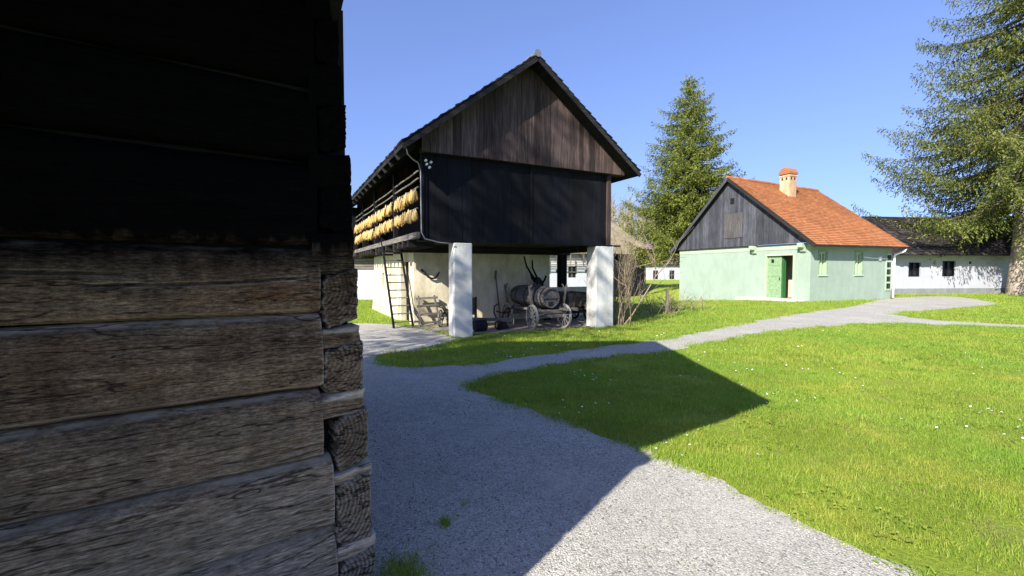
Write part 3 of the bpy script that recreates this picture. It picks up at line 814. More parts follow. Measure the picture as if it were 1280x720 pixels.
crate = empty('dark_crate', BW(.62, 1.5, .02), frame_rot(BYAW)); tag(crate, 'dark slatted wooden crate on legs behind the white pillar', 'crate')
mb = MB()
for k in range(5): mb.box(-.3, .26, -.2, .2, .34 + k * .088, .42 + k * .088)
mb.build('slats', DARKWOOD_X, crate)
for x in (-.28, .24):
    for y in (-.225, .205): mb = MB(); mb.box(x - .025, x + .025, y - .02, y + .04, 0, .8); mb.build('leg', DARKWOOD_Z, crate)
pole = MB(); pole.tube([(0, 0, 0), (.02, .5, .7), (.03, .95, 1.35)], [.022, .02, .016], 7)
o = pole.build('leaning_pole', DARKWOOD_Z, None, smooth=True); o.location = BW(.9, 1.5, .02); o.rotation_euler[2] = frame_rot(BYAW)
tag(o, 'thin dark pole leaning on the white wall beside the crate', 'pole')
for s_, hh_, lb in ((2.05, 1.42, 'forked grey pole leaning on the wall behind the barrel end'), ):
    pole = MB(); pole.tube([(0, 0, 0), (.0, .2, .8), (.0, .36, hh_)], [.025, .022, .02], 7); pole.beam((0, .36, hh_ - .2), (.03, .37, hh_ + .06), .05, .03)
    o = pole.build('leaning_pole', GREYWOOD_Z); o.location = BW(s_ - .05, 2.2, .02); o.rotation_euler[2] = frame_rot(BYAW); tag(o, lb, 'pole')
yk = MB(); yk.tube([(-.24, 0, .12), (-.18, -.01, .06), (-.08, -.02, -.06), (.02, -.02, -.10), (.12, -.02, -.09), (.2, -.01, 0), (.24, 0, .08)], [.03, .026, .026, .028, .026, .022, .018], 8)
yk.beam((-.27, 0, .14), (-.21, 0, .10), .05, .05)
o = yk.build('ox_yoke', DARKWOOD_X, None, smooth=True); o.location = BW(.06, 2.555, 1.38); o.rotation_euler[2] = frame_rot(BYAW); tag(o, 'curved dark wooden yoke hanging on the whitewashed wall', 'yoke')
rack = empty('timber_rack', BW(-.02, 2.25, 0), frame_rot(BYAW)); tag(rack, 'grey timber rack of crossbars leaning against the wall below the yoke', 'rack')
for s in (-.32, .22):
    mb = MB(); mb.beam((s, -.08, 0), (s * .8 - .03, .24, .82), .04, .05); mb.build('upright', GREYWOOD_Z, rack)
for k, z in enumerate((.10, .32, .54, .74)):
    mb = MB(); mb.beam((-.36, -.06 + z * .37, z), (.24, -.06 + z * .37, z + .02), .05, .055); mb.build('crossbar', GREYWOOD_X, rack)
tp = empty('wheel_hoe', BW(.12, 1.9, .0), frame_rot(BYAW)); tag(tp, 'small iron wheel hoe with pale spoked wheel in front of the timber rack', 'hoe')
wheel(tp, (.0, 0, .24), .235, (.80, -.5, 0), 8, GREYWOOD_X, .03)
wheel(tp, (.26, .1, .2), .2, (.80, -.5, 0), 8, DARKWOOD_X, .03)
for pts in ([(0, 0, .24), (.18, .1, .48), (.32, .2, .40)], [(.26, .1, .2), (.1, .15, .5), (-.06, .2, .56)]):
    mb = MB(); mb.tube(pts, .02, 6); mb.build('handle', DARKWOOD_X, tp, smooth=True)

# ------------------------------------------------------------------ log building by the camera
LO = (-.345 * 2.05, 2.05, 0.0); LYAW = 54.7
lb_ = empty('log_building', LO, frame_rot(LYAW))
tag(lb_, 'dark weathered log building with notched corner joints, black under the eave, close beside the gravel', 'log building')
seams = [.05, .36, .68, .98, 1.315, 1.605, 1.975, 2.30, 2.72]
batter = lambda z: .06 - .043 * z          # the corner steps outward towards the ground
notch = [(.02, .20), (.26, .55), (.60, .84), (.94, 1.15), (1.24, 1.48), (1.66, 1.86), (2.02, 2.22), (2.40, 2.60)]
def outw(z): return .048 * (1.55 - z)      # each course stands a little proud of the one above
def log_mesh(z0, z1, seed, x_far, x_notch, x_end, tail):
    rn = random.Random(seed)
    xs = list(np.linspace(x_far, -1.45, 10)[:-1]) + list(np.linspace(-1.45, x_notch, 170))
    nz = 60
    tilt = rn.uniform(-.008, .008); sag = rn.uniform(-.006, .006)
    mb = MB()
    def face(x, f, back=0.0):
        z = z0 + (z1 - z0) * f
        ed = .0
        e = min(f, 1 - f)
        rnd = -.042 * (1 - min(1, e / (.13 if f > .5 else .07))) ** 2   # rounded arrises, broader along the top
        belly = .012 * (1 - (2 * f - 1) ** 2) + tilt * (f - .5) * 2 + (.012 if f < .5 else -.004) * 0
        d = rnd + belly + .010 * noise.noise(Vector((x * .9, z * 5, seed)))
        d += .0030 * noise.noise(Vector((x * 3, z * 34, seed + 5))) + .0022 * noise.noise(Vector((x * 9, z * 95, seed + 9)))
        c = noise.noise(Vector((x * .8 + seed, z * 9, seed * 3.1)))   # drying checks
        d -= .007 * max(0, 1 - abs(c) / .016) * min(1, max(0, 4 * noise.noise(Vector((x * 1.1, z * 3, seed + 40)))))
        d -= .036 * max(0, (f - .42) / .58) ** 1.6                     # upper half slopes back like a hewn ledge
        if seed == 5:                                                  # two long drying cracks in this timber
            for xa, xb, za, zb, am in ((-2, -.72, 1.495, 1.488, .006), (-.98, -.19, 1.452, 1.476, -.012)):
                if xa < x < xb:
                    u = (x - xa) / (xb - xa); zc = za + (zb - za) * u + am * math.sin(u * 3.14) + .004 * noise.noise(Vector((x * 9, 2, 2)))
                    w_ = .007 * min(1, 6 * u, 6 * (1 - u)); d -= .022 * max(0, 1 - abs(z - zc) / max(w_, .001))
        dz = (.010 * noise.noise(Vector((x * 1.3, seed, 0))) + .004 * noise.noise(Vector((x * 7, seed, 2))) + sag * math.sin(x * 2)) * (1 if .02 < z - z0 else 1)
        return (x, -d - outw((z0 + z1) / 2), z + dz * (1 - e) * 1.0)
    fs = [.5 - .5 * math.cos(math.pi * k / nz) * .999 for k in range(nz + 1)]
    fs = [k / nz for k in range(nz + 1)]
    n = len(xs)
    for x in xs:
        for f in fs: mb.v.append(face(x, f))
    for i in range(n - 1):
        for j in range(nz):
            a = i * (nz + 1) + j; mb.f.append((a, a + nz + 1, a + nz + 2, a + 1))
    # top, bottom, end and back
    def strip(i_or_j, kind):
        pass
    T = []; Bm = []
    for i, x in enumerate(xs):
        T.append(len(mb.v)); mb.v.append((x, .17, z1 - .004)); Bm.append(len(mb.v)); mb.v.append((x, .17, z0 + .004))
    for i in range(n - 1):
        a = i * (nz + 1)
        mb.f.append((a + nz, a + nz + nz + 1, T[i + 1], T[i])); mb.f.append((Bm[i], Bm[i + 1], a + nz + 1, a)); mb.f.append((T[i], T[i + 1], Bm[i + 1], Bm[i]))
    e = (n - 1) * (nz + 1)
    mb.f.append(tuple([e + j for j in range(nz + 1)] + [T[-1], Bm[-1]]))
    # tail that runs through to the corner
    t0, t1 = tail
    nx2, nz2 = 26, 22
    def tface(i, j):
        u = i / nx2; f = j / nz2; x = x_notch - .03 + (x_end - x_notch + .03) * u; z = t0 + (t1 - t0) * f
        e = min(f, 1 - f, (1 - u) * .8)
        d = -.012 * (1 - min(1, e / .12)) ** 2 + .008 * noise.noise(Vector((x * 3, z * 8, seed + 21))) + .004 * noise.noise(Vector((x * 10, z * 60, seed + 2)))
        c = noise.noise(Vector((x * 1.5 + seed, z * 16, seed * 2.1))); d -= .008 * max(0, 1 - abs(c) / .05)
        zz = z + .012 * noise.noise(Vector((x * 5, seed + j * 0.0, 7))) + (.05 * (u) * (1 if seed % 2 else .4)) * (f if f > .5 else 0) * .5
        xx = x + (.012 * noise.noise(Vector((z * 11, seed, 4))) + .006 * noise.noise(Vector((z * 40, seed, 5)))) * (u ** 4)
        return (xx, -d + .004 - outw((z0 + z1) / 2), zz)
    b = len(mb.v)
    for i in range(nx2 + 1):
        for j in range(nz2 + 1): mb.v.append(tface(i, j))
    for i in range(nx2):
        for j in range(nz2):
            a = b + i * (nz2 + 1) + j; mb.f.append((a, a + nz2 + 1, a + nz2 + 2, a + 1))
    e = b + nx2 * (nz2 + 1); bb = len(mb.v)
    for j in range(nz2 + 1): p = mb.v[e + j]; mb.v.append((p[0] - .01, .16, p[2]))
    for j in range(nz2): mb.f.append((e + j, bb + j, bb + j + 1, e + j + 1))
    bt = len(mb.v)
    for i in range(nx2 + 1): p = mb.v[b + i * (nz2 + 1) + nz2]; mb.v.append((p[0], .16, p[2]))
    for i in range(nx2): mb.f.append((b + i * (nz2 + 1) + nz2, b + (i + 1) * (nz2 + 1) + nz2, bt + i + 1, bt + i))
    bt = len(mb.v)
    for i in range(nx2 + 1): p = mb.v[b + i * (nz2 + 1)]; mb.v.append((p[0], .16, p[2]))
    for i in range(nx2): mb.f.append((b + i * (nz2 + 1), bt + i, bt + i + 1, b + (i + 1) * (nz2 + 1)))
    return mb
def add_edge_light(o):  # marks log top edges that are coloured pale as if catching skylight
    me_ = o.data; at_ = me_.attributes.new('edge_light', 'FLOAT', 'POINT'); n_v = len(me_.vertices)
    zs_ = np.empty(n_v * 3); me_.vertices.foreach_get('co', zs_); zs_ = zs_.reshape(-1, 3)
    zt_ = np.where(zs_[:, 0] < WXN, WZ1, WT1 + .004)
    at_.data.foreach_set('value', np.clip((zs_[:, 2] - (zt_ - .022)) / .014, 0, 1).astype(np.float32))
for k in range(8):
    z0, z1 = seams[k], seams[k + 1]
    lo = notch[k][1]; hi = notch[k + 1][0] if k < 7 else 2.70
    xe = batter((lo + hi) / 2) + random.uniform(-.006, .008)
    if k == 7: xe -= .02
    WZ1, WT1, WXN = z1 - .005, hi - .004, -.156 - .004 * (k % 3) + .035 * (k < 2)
    log_mesh(z0 + .005, z1 - .005, k + 1, -1.95, -.158 - .004 * (k % 3) + .035 * (k < 2), xe, (lo + .004, hi - .004)).build('log', LOG, lb_, smooth=True, fixn=True); add_edge_light(bpy.data.objects[max((o.name for o in lb_.children if o.name == 'log' or o.name.startswith('log.')), key=lambda n: (len(n), n))])
def endblock(z0, z1, seed, x0, x1):
    mb = MB(); nx_, nz_ = 34, 40
    def P(i, j):
        u, f = i / nx_, j / nz_
        lx = x0 + .012 * noise.noise(Vector((f * 3, seed, 1))) + .022 * (1 - min(1, min(f, 1 - f) / .2)) ** 2 + .010 * noise.noise(Vector((f * 9, seed, 1)))
        rx = x1 + .010 * noise.noise(Vector((f * 4, seed, 6))) + .004 * noise.noise(Vector((f * 20, seed, 6)))
        x = lx + (rx - lx) * u
        zz0 = z0 + .012 * noise.noise(Vector((u * 3, seed, 3))) + (.04 * u if seed % 2 else .02 * (1 - u)); zz1 = z1 + .012 * noise.noise(Vector((u * 3, seed, 4))) + .028 * u
        z = zz0 + (zz1 - zz0) * f
        e = min(u, 1 - u, f, 1 - f)
        d = -.012 * (1 - min(1, e / .06)) ** 2 + .003 * noise.noise(Vector((x * 22, z * 22, seed))) + .003 * noise.noise(Vector((x * 70, z * 70, seed)))
        c = noise.noise(Vector(((x + z) * 9, (x - z) * 26, seed * 1.7))); d -= .008 * max(0, 1 - abs(c) / .03)
        return (x, -d - .004 - outw((z0 + z1) / 2), z)
    for i in range(nx_ + 1):
        for j in range(nz_ + 1): mb.v.append(P(i, j))
    for i in range(nx_):
        for j in range(nz_):
            a = i * (nz_ + 1) + j; mb.f.append((a, a + nz_ + 1, a + nz_ + 2, a + 1))
    rim = [i * (nz_ + 1) for i in range(nx_ + 1)] + [nx_ * (nz_ + 1) + j for j in range(1, nz_ + 1)] + [i * (nz_ + 1) + nz_ for i in range(nx_ - 1, -1, -1)] + [j for j in range(nz_ - 1, 0, -1)]
    b = len(mb.v)
    for r_ in rim: p = mb.v[r_]; mb.v.append((p[0], .6, p[2]))
    n = len(rim)
    for k in range(n): mb.f.append((rim[k], b + k, b + (k + 1) % n, rim[(k + 1) % n]))
    return mb
for k, (a, b) in enumerate(notch):
    zc = (a + b) / 2; xe = batter(zc) - .004 + random.uniform(-.006, .004)
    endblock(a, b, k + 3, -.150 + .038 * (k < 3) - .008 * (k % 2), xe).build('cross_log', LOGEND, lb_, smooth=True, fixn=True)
# dark packing behind joints, side wall, projecting wing and roof
mb = MB(); mb.box(-5.4, -.02, .10, .16, .0, 2.7); mb.build('chinking', BLACKHOLE, lb_)
for k in range(8):
    z0, z1 = seams[k], seams[k + 1]
    mb = MB(); mb.box(-.14, batter((z0 + z1) / 2) - .02, .61, 3.7, z0 + .005, z1 - .005); mb.build('side_log', LOG, lb_, bevel=.03)
    mb = MB(); mb.box(-2.0, -1.775, -1.22, .0, z0 + .005, z1 - .005); mb.build('wing_log', LOG, lb_, bevel=.03)
    mb = MB(); mb.box(-5.4, -2.02, -1.2, -1.0, z0 + .005, z1 - .005); mb.build('wing_log', LOG, lb_, bevel=.03)
mb = MB()
EX = .58; slope = .66; y0r, y1r = -1.06, 4.2; zr = 2.76; yr = (y0r + y1r) / 2
prof = [(y0r, zr), (yr, zr + slope * (yr - y0r)), (y1r, zr), (y1r, zr + .1), (yr, zr + .12 + slope * (yr - y0r)), (y0r, zr + .1)]
mb.prism(prof, 'x', -5.6, EX); r_ = mb.build('roof', DARKWOOD_X, lb_, fixn=True)
mb = MB(); yr2 = -1.22; mb.hexa([(-5.6, yr2 - .03, 2.73), (-1.74, yr2 - .03, 2.73), (-1.74, y0r, 2.75), (-5.6, y0r, 2.75), (-5.6, yr2 - .03, 2.80), (-1.74, yr2 - .03, 2.80), (-1.74, y0r, 2.85), (-5.6, y0r, 2.85)])
mb.build('wing_eave', DARKWOOD_X, r_)
gb = boards(.25, 3.8, lambda x: 2.72, lambda x: zr + slope * min(x + 1.06, 4.2 - x) - .03, 0, .04, .25, 8)
gb.v = [(-.10 + y, x, z) for x, y, z in gb.v]; gb.build('gable_boarding', DARKWOOD_Z, lb_, fixn=True)

# ------------------------------------------------------------------ green house
GO = (14.319, 21.513, 0.0); GYAW = 70.0
gh = empty('mint_house', GO, frame_rot(GYAW))
tag(gh, 'pale mint green cottage with orange tiled roof, grey boarded gable and open green door', 'house')
GL, GD = 5.95, 9.05                     # length along x, depth of the gable wall along y
mb = MB()
mb.wall(0, GL, -.3, 2.84, 0, .4, [(.58, 1.10, 1.28, 2.38), (3.14, 3.68, 1.29, 2.37)], 'x')
mb.wall(.4, GD, -1.4, 2.84, 0, .4, [(.86, 2.46, .06, 2.32)], 'y')
mb.box(GL - .4, GL, .4, GD, -.3, 2.84)
mb.box(.4, GL - .4, GD - .4, GD, -1.4, 2.84)
mb.build('wall', MINT, gh)
mb = MB(); mb.box(-.012, .6, -.012, .35, -.3, 2.80); mb.build('corner_pilaster', MINTPALE, gh) if False else None
mb = MB(); mb.box(.55, 1.7, .75, 3.2, -.0, .05); mb.build('floor', EARTH, gh)
mb = MB(); mb.box(1.6, 1.7, .42, 3.4, .055, 2.8); mb.build('inner_wall', m_plaster('hall_wall', (.60, .52, .40), (.35, .26, .18), .5), gh)
mb = MB(); mb.box(1.02, 1.5, .95, 1.34, .06, .95); c_ = mb.build('stove', WHITEPAINT, gh, bevel=.02)
mb = MB(); mb.box(1.00, 1.54, .93, 1.36, .953, 1.0); mb.build('stove_top', IRON, c_)
# door: leaf, frame
mb = MB(); mb.box(-.02, .10, .82, .90, .06, 2.34); mb.box(-.02, .10, 2.42, 2.50, .06, 2.34); mb.box(-.02, .10, .90, 2.42, 2.26, 2.34); mb.build('door_frame', LIMEPAINT, gh)
mb = MB()
for k in range(5): mb.box(.10, .14, 1.62 + k * .16, 1.777 + k * .16, .07, 2.25)
d = mb.build('door', GREENPAINT, gh)
mb = MB(); mb.box(.085, .10, 1.70, 2.36, .5, .58); mb.box(.085, .10, 1.70, 2.36, 1.2, 1.28); mb.box(.085, .10, 1.70, 2.36, 1.75, 1.83); mb.build('rail', GREENPAINT, d)
mb = MB(); mb.box(.084, .099, 2.05, 2.2, 1.9, 2.08); mb.build('peephole', BLACKHOLE, d)
mb = MB(); mb.box(.06, .09, 1.68, 1.71, 1.0, 1.14); mb.build('handle', IRON, d)
mb = MB(); mb.box(.143, .36, 1.56, 1.60, .07, 2.25); o = mb.build('door', GREENDARK, gh); o['label'] = 'inner green door leaf swung open into the hall'
mb = MB(); mb.box(-.95, -.003, .2, 3.5, -.12, .05); mb.box(-.6, -.003, .7, 2.7, .053, .085); mb.build('doorstep', m_plaster('step_stone', (.55, .52, .45), (.35, .33, .28), .5), gh, bevel=.015)
for t in (.34, 3.13):
    mb = MB(); mb.prism([(-.36, 2.82), (0.003, 2.82), (.003, 2.36), (-.12, 2.42), (-.17, 2.56), (-.34, 2.62)], 'y', t - .13, t + .13)
    mb.build('corbel', MINTPALE, gh, fixn=True, bevel=.02)
mb = MB(); mb.box(-.02, -.003, .0, GD, 2.55, 2.83); mb.build('frieze', MINTPALE, gh)
# windows of the long wall
for a, b in ((.58, 1.10), (3.14, 3.68)):
    z0, z1 = 1.28, 2.38
    mb = MB(); mb.box(a, b, .16, .18, z0, z1); w = mb.build('window', GLASS, gh)
    mb = MB()
    mb.box(a, a + .07, .08, .158, z0, z1); mb.box(b - .07, b, .08, .158, z0, z1); mb.box(a + .07, b - .07, .08, .158, z0, z0 + .07); mb.box(a + .07, b - .07, .08, .158, z1 - .07, z1)
    mb.box((a + b) / 2 - .045, (a + b) / 2 + .045, .07, .156, z0 + .07, z1 - .07); mb.box(a + .07, (a + b) / 2 - .045, .09, .154, 1.93, 1.98); mb.box((a + b) / 2 + .045, b - .07, .09, .154, 1.93, 1.98)
    mb.build('frame', LIMEPAINT, w)
    mb = MB(); mb.box(a - .06, a - .003, -.015, .03, z0 - .04, z1 + .05); mb.box(b + .003, b + .06, -.015, .03, z0 - .04, z1 + .05); mb.box(a - .06, b + .06, -.016, .03, z1 + .053, z1 + .11); mb.build('surround', GREENPAINT, w)
    mb = MB(); mb.box(a - .07, b + .07, -.05, .07, z0 - .06, z0 - .003); mb.build('sill', LIMEPAINT, w)
# eave boarding, conduit, downpipe, glazed strip
mb = MB(); mb.hexa([(-.35, -.52, 2.66), (GL + .3, -.52, 2.66), (GL + .3, -.003, 2.80), (-.35, -.003, 2.80), (-.35, -.52, 2.70), (GL + .3, -.52, 2.70), (GL + .3, -.003, 2.838), (-.35, -.003, 2.838)]); mb.build('soffit', MINTPALE, gh)
mb = MB(); mb.tube([(3.75, -.03, 2.18), (4.4, -.03, 2.13), (5.6, -.03, 2.10)], .022, 6); mb.box(4.9, 5.05, -.07, -.003, 2.02, 2.2); mb.build('conduit', WHITEPAINT, gh)
mb = MB(); mb.tube([(GL + .26, -.50, 2.64), (GL + .22, -.46, 2.5), (GL + .06, -.12, 2.32), (GL + .05, -.10, 2.2), (GL + .05, -.10, .05)], .055, 8); mb.build('downpipe', WHITEPAINT, gh, smooth=True)
mb = MB(); mb.box(GL - .42, GL - .06, -.02, -.003, .5, 2.3); g = mb.build('glazed_strip', GLASS, gh)
mb = MB()
for x in (GL - .46, GL - .06): mb.box(x, x + .05, -.04, -.003, .45, 2.35)
for k in range(6): z = .45 + k * .37; mb.box(GL - .41, GL - .06, -.038, -.022, z, z + .09)
mb.build('frame', MINTPALE, g)
# gable and roof
GR, GZ_ = 4.75, 6.80
gs_ = (GZ_ - 2.84) / (GR + .12)
gb = boards(-.10, GD + .12, lambda x: 2.845, lambda x: max(2.9, GZ_ - .10 - .83 * abs(x - GR)), 0, .04, .17, 12, .006)
gb.v = [(-.16 + y, x, z) for x, y, z in gb.v]; gbo = gb.build('gable_boarding', GREYGABLE, gh, fixn=True)
mb = MB(); mb.box(-.19, -.168, 3.85, 5.15, 3.35, 4.75)
o = mb.build('loft_hatch', m_wood('brown_hatch_boards', (.03, .028, .028), (.075, .070, .068), (.13, .12, .115), 'z', .5, isl=0), gbo)
mb = MB(); mb.box(-.188, -.170, 4.45, 4.72, 5.3, 5.62); mb.build('vent_hole', BLACKHOLE, gbo)
def house_roof():
    x0, x1 = -.42, 6.9; z1 = GZ_; sag = .32
    def zr_(x): return z1 - sag * (x - x0) / (x1 - x0)
    r = None
    def ptz(x, f, side):       # f 0 at eave, 1 at ridge
        x = x0 + (x - x0) * (6.36 - x0 + (6.95 - 6.36) * f) / (x1 - x0)
        ye, ze = (-.55, 2.70) if side < 0 else (GD + .45, 2.72)
        return Vector((x, ye + (GR - ye) * f, ze + (zr_(min(x, x1)) - ze) * f))
    mb = MB()
    for side in (-1, 1):
        for a, b in ((x0, x1),):
            P = [ptz(a, 0, side), ptz(b, 0, side), ptz(b, 1, side), ptz(a, 1, side)]
            dn = Vector((0, 0, -.09))
            mb.hexa([P[0] + dn, P[1] + dn, P[2] + dn, P[3] + dn] + P)
    r = mb.build('roof', DARKWOOD_X, gh, fixn=True)
    mb = MB(); rn = random.Random(3)
    for side in (-1, 1):
        NR, NC = 40, 42
        for i in range(NR):
            for j in range(-1, NC):
                off = .5 if i % 2 else 0
                u0 = max(0, (j + off) / NC); u1 = min(1, (j + 1 + off) / NC)
                if u1 - u0 < .004: continue
                xa = x0 + (x1 - x0) * u0 + .004; xb = x0 + (x1 - x0) * u1 - .004
                f0 = i / NR; f1 = min(1, (i + 1.2) / NR)
                nrm = Vector((0, -.6 if side < 0 else .6, .8)); lift = nrm * (.026 + rn.uniform(0, .012))
                jf = rn.uniform(-.0012, .0012)
                a = ptz(xa, f0 + jf, side) + lift; b = ptz(xb, f0 + jf, side) + lift; c = ptz(xb, f1, side) + nrm * .004; d_ = ptz(xa, f1, side) + nrm * .004
                mb.add([a, b, c, d_, a - lift * .9, b - lift * .9], [(0, 1, 2, 3), (4, 5, 1, 0), (4, 0, 3), (5, 2, 1)])
    mb.build('tiles', ROOFORANGE, r)
    mb = MB()
    for k in range(20):
        x = x0 + (x1 - x0) * k / 20
        mb.lathe([(0, .115), (.38, .10)], (x, GR, zr_(x) + .0), (1, 0, -.03), 8)
    mb.build('ridge_tiles', ROOFORANGE, r)
    for side in (-1, 1):
        mb = MB(); p, q = ptz(x0 - .02, 0, side), ptz(x0 - .02, 1, side); mb.beam(p + Vector((0, 0, -.07)), q + Vector((0, 0, -.07)), .03, .18); mb.build('barge_board', GREYGABLE if side > 0 else DARKWOOD_X, r)
    # chimney
    cx, cy = 3.1, 3.75
    mb = MB(); mb.box(cx - .3, cx + .3, cy - .3, cy + .3, 5.2, 7.0); mb.box(cx - .33, cx + .33, cy - .33, cy + .33, 6.86, 6.94)
    ch = mb.build('chimney', CREAM, r, bevel=.02)
    mb = MB(); mb.prism([(cy - .34, 7.0), (cy + .34, 7.0), (cy + .34, 7.12), (cy + .18, 7.34), (cy, 7.40), (cy - .18, 7.34), (cy - .34, 7.12)], 'x', cx - .36, cx + .36)
    mb.build('cap', ROOFORANGE, ch, fixn=True, bevel=.02)
    mb = MB()
    for dy in (-.13, .13):
        mb.box(cx - .306, cx - .303, cy + dy - .05, cy + dy + .05, 6.68, 6.82); mb.box(cx + dy - .05, cx + dy + .05, cy - .306, cy - .303, 6.68, 6.82)
    mb.build('smoke_hole', BLACKHOLE, ch)
house_roof()

# ------------------------------------------------------------------ long white farmhouse at the right
FO = (23.77, 27.98, 0.0); FYAW = 82.6
fh = empty('white_farmhouse', FO, frame_rot(FYAW)); tag(fh, 'long low white farmhouse with dark shingled roof behind the huge spruce, tree shade toned into its walls', 'house')
holes = [(1.11, 2.01, 1.1, 2.0), (3.55, 4.55, 1.12, 2.1), (9.35, 10.5, .02, 2.5)]
mb = MB(); mb.wall(-.9, 16, -.3, 2.75, 0, .4, holes, 'x'); mb.box(-.9, -.5, .4, 6, -.3, 2.75); mb.box(15.6, 16, .4, 6, -.3, 2.75); mb.box(-.5, 15.6, 5.6, 6, -.3, 2.75); mb.build('wall', SHADEDWALL, fh)
mb = MB(); mb.box(-.93, 9.33, -.03, -.003, -.3, .36); mb.box(10.52, 16.03, -.03, -.003, -.3, .36); mb.build('plinth', PLINTH, fh)
for a, b, c, e in holes[:2]:
    mb = MB(); mb.box(a, b, .2, .22, c, e); w = mb.build('window', GLASS, fh)
    mb = MB(); mb.box(a, a + .06, .1, .198, c, e); mb.box(b - .06, b, .1, .198, c, e); mb.box(a + .06, b - .06, .1, .198, c, c + .06); mb.box(a + .06, b - .06, .1, .198, e - .06, e)
    mb.box((a + b) / 2 - .02, (a + b) / 2 + .02, .12, .19, c + .06, e - .06); mb.box(a + .06, b - .06, .13, .188, (c + e) / 2 - .015, (c + e) / 2 + .015); mb.build('frame', DARKWOOD_Z, w)
a, b, c, e = holes[2]; mb = MB()
for k in range(6): mb.box(a + k * (b - a) / 6 + .004, a + (k + 1) * (b - a) / 6 - .004, .2, .24, c, e)
mb.build('door', DARKWOOD_Z, fh)
mb = MB(); mb.box(5.5, 5.66, -.01, .02, 1.92, 2.06); mb.build('vent', BLACKHOLE, fh)
mb = MB(); yr = 3.2; zt = 5.6
zt = 5.25
P8 = [(-.45, -.75, 2.45), (16.5, -.75, 2.45), (16.5, 6.9, 2.45), (-.45, 6.9, 2.45), (.9, yr, zt), (16.5, yr, zt)]
mb.add(P8, [(0, 1, 5, 4), (1, 2, 5), (2, 3, 4, 5), (3, 0, 4), (3, 2, 1, 0)])
fr_ = mb.build('roof', ROOFDARK, fh, fixn=True)
mb = MB(); rn = random.Random(21); dv_ = Vector((0, yr + .75, zt - 2.45)); nn = Vector((0, -dv_.z, dv_.y)).normalized(); NR = 17
for r_ in range(NR):
    f0, f1 = r_ / NR, min(1, (r_ + 1.25) / NR); x = -.45 + 1.35 * f0
    while x < 16.4:
        x1 = x + rn.uniform(.18, .3); j_ = rn.uniform(-.012, .012); lf = rn.uniform(.03, .06)
        a = Vector((x + .005, -.78, 2.45)) + dv_ * (f0 + j_) + nn * lf; b = Vector((x1 - .005, -.78, 2.45)) + dv_ * (f0 + j_) + nn * lf
        c = Vector((x1 - .005 + .06, -.78, 2.45)) + dv_ * f1 + nn * .006; d_ = Vector((x + .005 + .06, -.78, 2.45)) + dv_ * f1 + nn * .006
        mb.add([a, b, c, d_, a - nn * lf * .9, b - nn * lf * .9], [(0, 1, 2, 3), (4, 5, 1, 0), (4, 0, 3), (5, 2, 1)]); x = x1
mb.build('shingles', ROOFDARK, fr_)
# ------------------------------------------------------------------ background buildings
def cottage(name, label, loc, yaw, L_, D_, wh, rh, wallmat, roofmat, wins, base=0.0, eave=.5, hip=0.0, cat='house'):
    o = empty(name, loc, frame_rot(yaw)); tag(o, label, cat)
    mb = MB(); mb.wall(0, L_, base, wh, 0, .3, wins, 'x'); mb.box(0, .3, .3, D_, base, wh); mb.box(L_ - .3, L_, .3, D_, base, wh); mb.box(.3, L_ - .3, D_ - .3, D_, base, wh); mb.build('wall', wallmat, o)
    for a, b, c, e in wins:
        mb = MB(); mb.box(a, b, .15, .17, c, e); w = mb.build('window', GLASS, o)
        mb = MB(); mb.box((a + b) / 2 - .04, (a + b) / 2 + .04, .08, .148, c, e); mb.box(a, (a + b) / 2 - .04, .09, .146, (c + e) / 2 - .03, (c + e) / 2 + .03); mb.box((a + b) / 2 + .04, b, .09, .146, (c + e) / 2 - .03, (c + e) / 2 + .03); mb.build('frame', GREYWOOD_Z, w)
    e = eave; ym = D_ / 2
    P = [(-e, -e, wh - .15), (L_ + e, -e, wh - .15), (L_ + e, D_ + e, wh - .15), (-e, D_ + e, wh - .15), (-e + hip, ym, wh + rh), (L_ + e - hip, ym, wh + rh)]
    mb = MB(); mb.add(P, [(0, 1, 5, 4), (1, 2, 5), (2, 3, 4, 5), (3, 0, 4), (3, 2, 1, 0)])
    r = mb.build('roof', roofmat, o, fixn=True)
    if roofmat is not THATCH:
        mb = MB(); v = Vector(P[4]) - Vector(P[0]) - Vector((hip, 0, 0)); n = Vector((1, 0, 0)).cross(v).normalized()
        tile_slope(mb, (-e, -e - .03, wh - .13), (1, 0, 0), v, n, L_ + 2 * e, v.length, .35, .4, .06, 31, .04)
        if hip == 0: mb.build('shingles', roofmat, r)
    else:
        m = r.modifiers.new('sub', 'SUBSURF'); m.subdivision_type = 'SIMPLE'; m.levels = 4; m.render_levels = 5
        tx = bpy.data.textures.new('thatch_unevenness', 'CLOUDS'); tx.noise_scale = .6
        dm = r.modifiers.new('rough', 'DISPLACE'); dm.texture = tx; dm.strength = .25
    return o
cottage('white_cottage', 'small far white cottage with brown roof and two windows, behind the bare shrub', (20.4, 70.6, -.95), 84, 9, 6, 3.5, 3.3, SHADEDWALL, ROOFBROWN,
        [(1.9, 2.75, 1.05, 2.45), (4.6, 5.45, 1.05, 2.45)], -.2)
tb = cottage('thatched_barn', 'long thatched barn with white front, wooden gallery and dark side, seen behind the granary', (2.4, 40.2, -.9), 80, 10.2, 8, 4.05, 3.9, SHADEDWALL, THATCH,
        [(2.75, 3.5, 1.75, 2.75)], -.2, .7, 3.2, 'barn')
mb = MB(); mb.box(6.6, 10.25, -.06, -.003, -.2, 4.0); mb.build('dark_cladding', DARKWOOD_Z, tb)
mb = MB(); mb.box(.2, 6.5, -.75, -.68, 2.85, 2.95)
for z in (3.1, 3.25, 3.4): mb.box(.2, 6.5, -.74, -.70, z, z + .05)
for k in range(6): mb.box(.25 + k * 1.22, .33 + k * 1.22, -.77, -.66, 2.8, 3.9)
